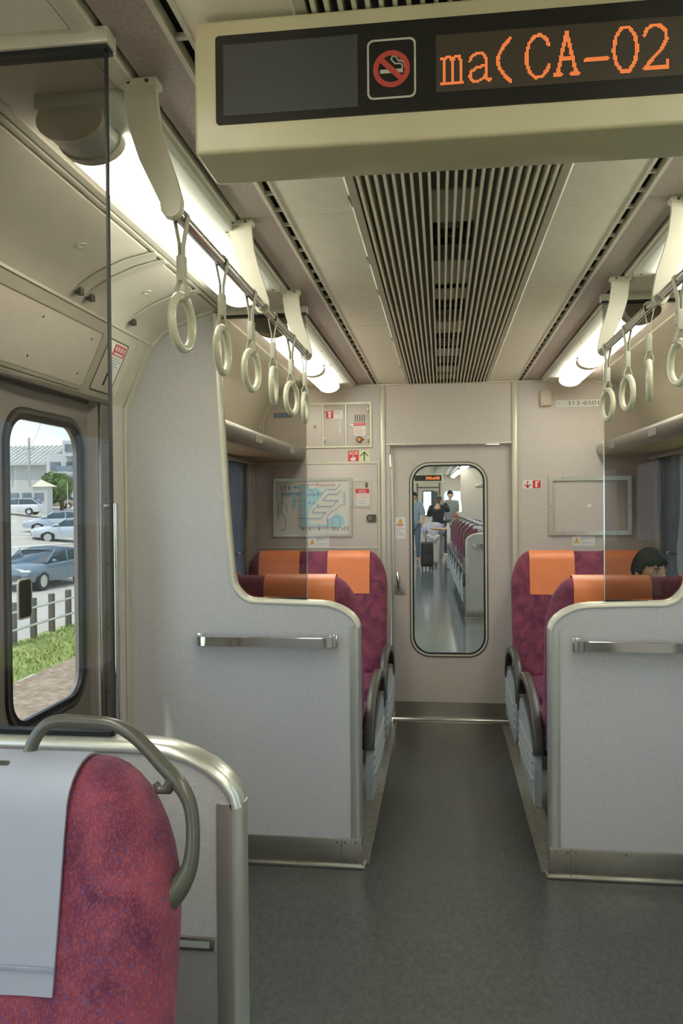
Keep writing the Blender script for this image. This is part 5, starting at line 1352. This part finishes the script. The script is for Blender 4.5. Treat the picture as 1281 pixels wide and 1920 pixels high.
# painted parking lines
g = G()
for (x0, y0, x1, y1, wd) in ((-16.5, 22, -16.2, 60, .12), (-22.5, 22, -19.5, 60, .15), (-19.5, 36, -26, 40, .12), (-19, 42, -27, 46, .12)):
    d = Vector((x1 - x0, y1 - y0)).normalized(); n_ = Vector((-d.y, d.x)) * wd; m_ = 24
    g.grid([[(x0 + (x1 - x0) * j / m_ + n_.x * q, y0 + (y1 - y0) * j / m_ + n_.y * q, gz(x0 + (x1 - x0) * j / m_ + n_.x * q) + .02) for j in range(m_ + 1)] for q in (-1, 1)])
struct('trim_44', g, mat('road_paint', (.75, .75, .70), .7))
def car(label, x, y, ang, col, kind='sedan', L=4.5, W=1.75, H=1.45):
    z = gz(x); t = thing('parked_car', label, 'car', (x, y, z), ang)
    body = mat('car_paint', col, .22, .25, var=.01); h = H
    hw = W / 2
    if kind == 'sedan':
        low = [(-2.25, .48, .62), (-2.18, .35, .78), (-1.7, .30, .88), (-.95, .28, .93), (0, .27, .95), (1.2, .28, .98), (1.95, .30, 1.0), (2.18, .38, .95), (2.25, .50, .80)]
        gh = [(-1.15, .92, .93), (-.35, 1.34, .80), (.35, 1.44, .78), (1.0, 1.38, .78), (1.95, .98, .85)]
    else:
        low = [(-2.25, .48, .70), (-2.15, .35, .90), (-1.7, .30, 1.02), (-.95, .28, 1.05), (0, .27, 1.06), (1.2, .28, 1.08), (2.0, .30, 1.10), (2.2, .38, 1.08), (2.25, .50, .9)]
        gh = [(-1.55, 1.03, .93), (-.75, 1.56, .84), (.2, 1.68, .82), (1.6, 1.66, .82), (2.15, 1.10, .86)]
    k = L / 4.5
    g = G(); rows = []
    for (u, z0, z1) in low:
        e = 1 - .10 * max(0, (abs(u) - 1.7)) / .55
        rows.append([(u * k, -hw * e * .92, z0), (u * k, -hw * e, (z0 + z1) / 2), (u * k, -hw * e * .98, z1 - .10), (u * k, -hw * e * .86, z1), (u * k, 0, z1 + .03), (u * k, hw * e * .86, z1), (u * k, hw * e * .98, z1 - .10), (u * k, hw * e, (z0 + z1) / 2), (u * k, hw * e * .92, z0), (u * k, 0, z0)])
    V = g.grid([r + [r[0]] for r in rows]); bmesh.ops.remove_doubles(g.bm, verts=g.bm.verts, dist=1e-4)
    bmesh.ops.holes_fill(g.bm, edges=g.bm.edges)
    g.build('body', body, t, local=True, angle=50)
    b0 = gh[0][1]
    g = G(); rows = []
    base = lambda u: .93 if kind == 'sedan' else 1.04
    for (u, zt, wt) in gh:
        zb_ = base(u); rows.append([(u * k, -hw * .90, zb_), (u * k, -hw * (wt + .02), max(zb_ + .01, zt - .09)), (u * k, -hw * (wt - .06), max(zb_ + .012, zt - .03)), (u * k, hw * (wt - .06), max(zb_ + .012, zt - .03)), (u * k, hw * (wt + .02), max(zb_ + .01, zt - .09)), (u * k, hw * .90, zb_)])
    g.grid(rows); g.build('windows', CARGL, t, local=True, angle=60)
    g = G(); rows = []
    for (u, zt, wt) in gh[1:-1]:
        rows.append([(u * k, -hw * (wt + .03), zt - .10), (u * k, -hw * (wt - .04), zt - .015), (u * k, 0, zt + .02), (u * k, hw * (wt - .04), zt - .015), (u * k, hw * (wt + .03), zt - .10)])
    g.grid(rows); bmesh.ops.solidify(g.bm, geom=list(g.bm.faces), thickness=.03); g.build('roof', body, t, local=True, angle=60)
    g = G()
    for sy in (-1, 1):
        for u, m_ in ((gh[1][0], 0), ((gh[1][0] + gh[3][0]) / 2, 1), (gh[3][0], 2)):
            g.tube([(u * k, sy * hw * .80, gh[2][1] - .08), ((u + (-.75, 0, .7)[m_]) * k, sy * hw * .905, base(0))], .035, n=6, up=(0, 1, 0))
    g.build('pillars', body, t, local=True)
    for u in (-1.38, 1.38):
        for sy in (-1, 1):
            wl = G().cyl((u * k, sy * (hw - .20), .32), (u * k, sy * (hw - .0), .32), .32, 24).build('wheel', BLACK, t, local=True)
            g = G().cyl((u * k, sy * (hw - .02), .32), (u * k, sy * (hw + .008), .32), .21, 16)
            g.build('hub', ALU, wl, local=True)
            G().cyl((u * k, sy * (hw - .30), .36), (u * k, sy * (hw - .012), .36), .375, 24).build('wheel_arch', BLACK, t, local=True)
    for sy in (-1, 1):
        G().ell((-2.12 * k, sy * hw * .72, .70), (.12, .22, .07), 10, 6).build('headlight', WHITE, t, local=True)
        G().ell((2.19 * k, sy * hw * .74, .85), (.07, .20, .08), 10, 6).build('tail_light', RED, t, local=True)
        G().ell((-.85 * k, sy * (hw + .09), 1.0), (.07, .10, .06), 8, 6).build('mirror', body, t, local=True)
    g = G().box(-2.27 * k, -2.2 * k, -.55, .55, .42, .60, .02); g.build('grille', DGREY, t, local=True)
    g = G().box(2.22 * k, 2.28 * k, -.26, .26, .55, .68); g.build('number_plate', WHITE, t, local=True)
    return t
car('grey blue car parked nearest behind the fence', -14.6, 27.6, math.radians(86), (.20, .27, .33))
car('white low car parked in the middle of the lot, nose to the left', -21.2, 43.6, math.radians(28), (.62, .68, .74))
car('silver car parked behind the white low car, nose to the left', -25.0, 49.6, math.radians(28), (.50, .58, .66))
car('white van-like car parked on the far left of the lot', -42.3, 75, math.radians(8), (.72, .76, .80), 'van', 4.9, 1.8)
car('white car roof behind the van-like car', -50.0, 88, math.radians(8), (.70, .74, .78), 'van', 4.9, 1.8)
car('brownish boxy car parked near the green tree', -45.9, 90, math.radians(40), (.42, .36, .27), 'van', 4.3, 1.75)
# buildings
def wall_box(g, x0, x1, y0, y1, z0, z1): g.box(x0, x1, y0, y1, z0, z1)
hs = thing('house', 'pale house with long ribbed grey tiled roof beyond the lot', 'house', (-63, 112, 2))
HW = mat('pale_render', (.58, .58, .56), .8, var=.04, scale=.5); TIL = mat('roof_tile', (.50, .52, .52), .6, var=.1, scale=3); BWIN = mat('building_window', (.16, .20, .24), .2, var=.2, scale=.6); BWH = mat('building_white', (.60, .62, .64), .8, var=.04, scale=.4)
G().box(-78, -57.5, 110, 122, 1, 7.6).build('wall', HW, hs)
g = G().prism([(109, 7.3), (116, 10.2), (123, 7.3), (123, 7.6), (116, 10.6), (109, 7.6)], 'x', -79, -57); g.build('roof', TIL, hs)
g = G()
for i in range(30): g.prism([(109, 7.62), (116, 10.62), (116, 10.75), (109, 7.75)], 'x', -78.8 + i * .74, -78.65 + i * .74)
g.build('roof_ribs', ALUW, hs)
G().box(-62.8, -62.6, 109.9, 110, 2, 7.2).build('downpipe', INKL, hs)
G().box(-68, -64, 109.9, 110, 1.5, 4.4).build('shutter', LGREY, hs)
ap = thing('apartment_building', 'grey white block with dark balconies right of the tiled house', 'building', (-48, 106, 2))
G().box(-53.2, -38, 102, 114, 1, 8.4).build('wall', BWH, ap)
G().box(-50.4, -38, 101, 112, 8.0, 10.1).build('upper_floor', BWH, ap)
for z0, z1 in ((6.2, 7.3), (3.8, 5.2)):
    for x0, x1 in ((-50.3, -49.2), (-48.9, -47.6), (-47.2, -45.9), (-52.6, -51.2)): G().box(x0, x1, 101.8, 102, z0, z1).build('window', BWIN, ap)
G().box(-51.2, -45, 100.8, 101.0, 6.0, 6.7).build('balcony_rail', mat('balcony_blue', (.20, .28, .34), .6), ap)
G().box(-51.4, -45, 100.8, 102.0, 5.6, 5.9).build('balcony_slab', BWH, ap)
g = G()
for i in range(24): g.box(-51.3 + i * .26, -51.22 + i * .26, 100.75, 100.8, 5.3, 5.9)
g.build('awning_ribs', BWH, ap)
for x0, x1 in ((-50, -48.4), (-48, -46.4)): G().box(x0, x1, 100.9, 101.1, 8.6, 9.6).build('roof_window', BWIN, ap)
sh = thing('shed', 'small shed with bright pale hip roof behind the parked cars', 'shed', (-43, 82, 1))
G().box(-46.5, -41.8, 80.2, 81.4, .5, 3.45).build('wall', HW, sh)
g = G(); A = [g._v(p) for p in ((-43.5, 80, 3.45), (-41.3, 80, 3.45), (-41.3, 81.6, 3.45), (-43.5, 81.6, 3.45))]; T = g._v((-42.8, 80.8, 4.25))
for i in range(4): g.face((A[i], A[(i + 1) % 4], T))
g.face(A[::-1]); g.build('roof', mat('pale_roof', (.72, .68, .52), .7), sh)
g = G()
for x in (-46.0, -44.6, -43.2): g.box(x, x + 1.0, 80.1, 80.2, 1.9, 2.8)
g.build('openings', BWIN, sh)
LEAF = mat('leaf_green', (.05, .11, .025), .8, col2=(.16, .26, .06), scale=.9, detail=4)
def tree(label, x, y, z, r, h, seed, n=1500):
    random.seed(seed); t = thing('tree', label, 'tree', (x, y, z))
    G().tube([(x, y, z), (x + .1, y, z + h * .5), (x, y, z + h * .75)], .12 * r, n=8).build('trunk', mat_bark, t)
    g = G()
    cs = [(x + random.uniform(-.5, .5) * r, y + random.uniform(-.5, .5) * r, z + h * random.uniform(.45, .85), r * random.uniform(.45, .7)) for _ in range(8)]
    for c in cs: g.ell(c[:3], (c[3] * .8, c[3] * .8, c[3] * .75), 10, 7)
    for v in g.bm.verts: v.co += Vector((noise.noise(v.co * 1.3), noise.noise(v.co * 1.3 + Vector((9, 0, 0))), noise.noise(v.co * 1.3 + Vector((0, 9, 0))))) * .3 * r
    for i in range(n):
        c = random.choice(cs); d = Vector((random.gauss(0, 1), random.gauss(0, 1), random.gauss(0, 1))).normalized() * c[3] * random.uniform(.8, 1.12); p = Vector(c[:3]) + d
        q = .09 * r; u = Vector((random.uniform(-1, 1), random.uniform(-1, 1), random.uniform(-1, 1))).normalized() * q; w2 = u.orthogonal().normalized() * q * .7
        g.face([g._v(p - u), g._v(p + w2), g._v(p + u), g._v(p - w2)])
    g.build('foliage', LEAF, t, recalc=False, angle=180)
    return t
mat_bark = mat('bark', (.10, .075, .05), .9, var=.2)
tree('round green tree in front of the apartment block', -42.6, 85, .6, 1.9, 4.4, 1)
tree('lower green bush left of the round tree', -45.2, 86, .9, 1.3, 3.0, 2)
# hedge trees farther along and on the other side, seen in the glass
for i, (x, y, r, h) in enumerate(((-9.5, 34, 1.8, 4.5), (-10.5, 39, 2.2, 5.2), (-11, 46, 2.6, 6))):
    tree('leafy green tree at the track side beyond the door pillar, %s' % ('nearest', 'middle', 'farthest')[i], x, y, gz(x), r, h, 20 + i, 900)
for i, (x, y) in enumerate(((9, 3), (10, 9), (9.5, 16), (11, 24), (9, -4), (10, 33))):
    tree('dense green tree outside the right side, %s' % ('across from the vestibule', 'across from the seat bay', 'across from the near part of the next car', 'across from the far part of the next car', 'behind the viewer', 'farthest along the track')[i], x, y, -1.7, 3.2, 6.2, 40 + i, 1200)
struct('ground_right', G().box(1.6, 120, -60, 300, -1.8, -1.75), mat('ground_green', (.16, .24, .07), .9, col2=(.30, .32, .16), scale=.8, detail=6))
pl = thing('utility_pole', 'thin utility pole with cross bars beyond the tiled roof', 'pole', (-52.4, 96, 2))
G().tube([(-52.4, 96, 2), (-52.4, 96, 10.1)], .14, n=8).build('mast', INKL, pl)
g = G(); g.box(-53.2, -51.6, 95.95, 96.05, 8.6, 8.75); g.box(-53.0, -51.8, 95.95, 96.05, 8.0, 8.12); g.build('cross_arm', INKL, pl)
G().tube([(-52.4, 96, 8.6), (-47.5, 89, 10.1), (-38, 75, 13.5)], .02, n=6).build('overhead_wire', INKL, label='thin dark overhead wire rising from the utility pole', cat='wire')
pl = thing('lamp_post', 'slim pale post standing by the green tree', 'post', (-40.4, 82, .4)); G().tube([(-40.4, 82, .4), (-40.4, 82, 3.9)], .05, n=8).build('mast', ALUW, pl)
g = G(); random.seed(2); rows = []
for j in range(4): rows.append([(-1100 + i * 30, 900 + j * 90, (60 + 26 * math.sin(i * .32) + 14 * math.sin(i * .9 + 1)) * (0, .75, 1, .9)[j]) for i in range(60)])
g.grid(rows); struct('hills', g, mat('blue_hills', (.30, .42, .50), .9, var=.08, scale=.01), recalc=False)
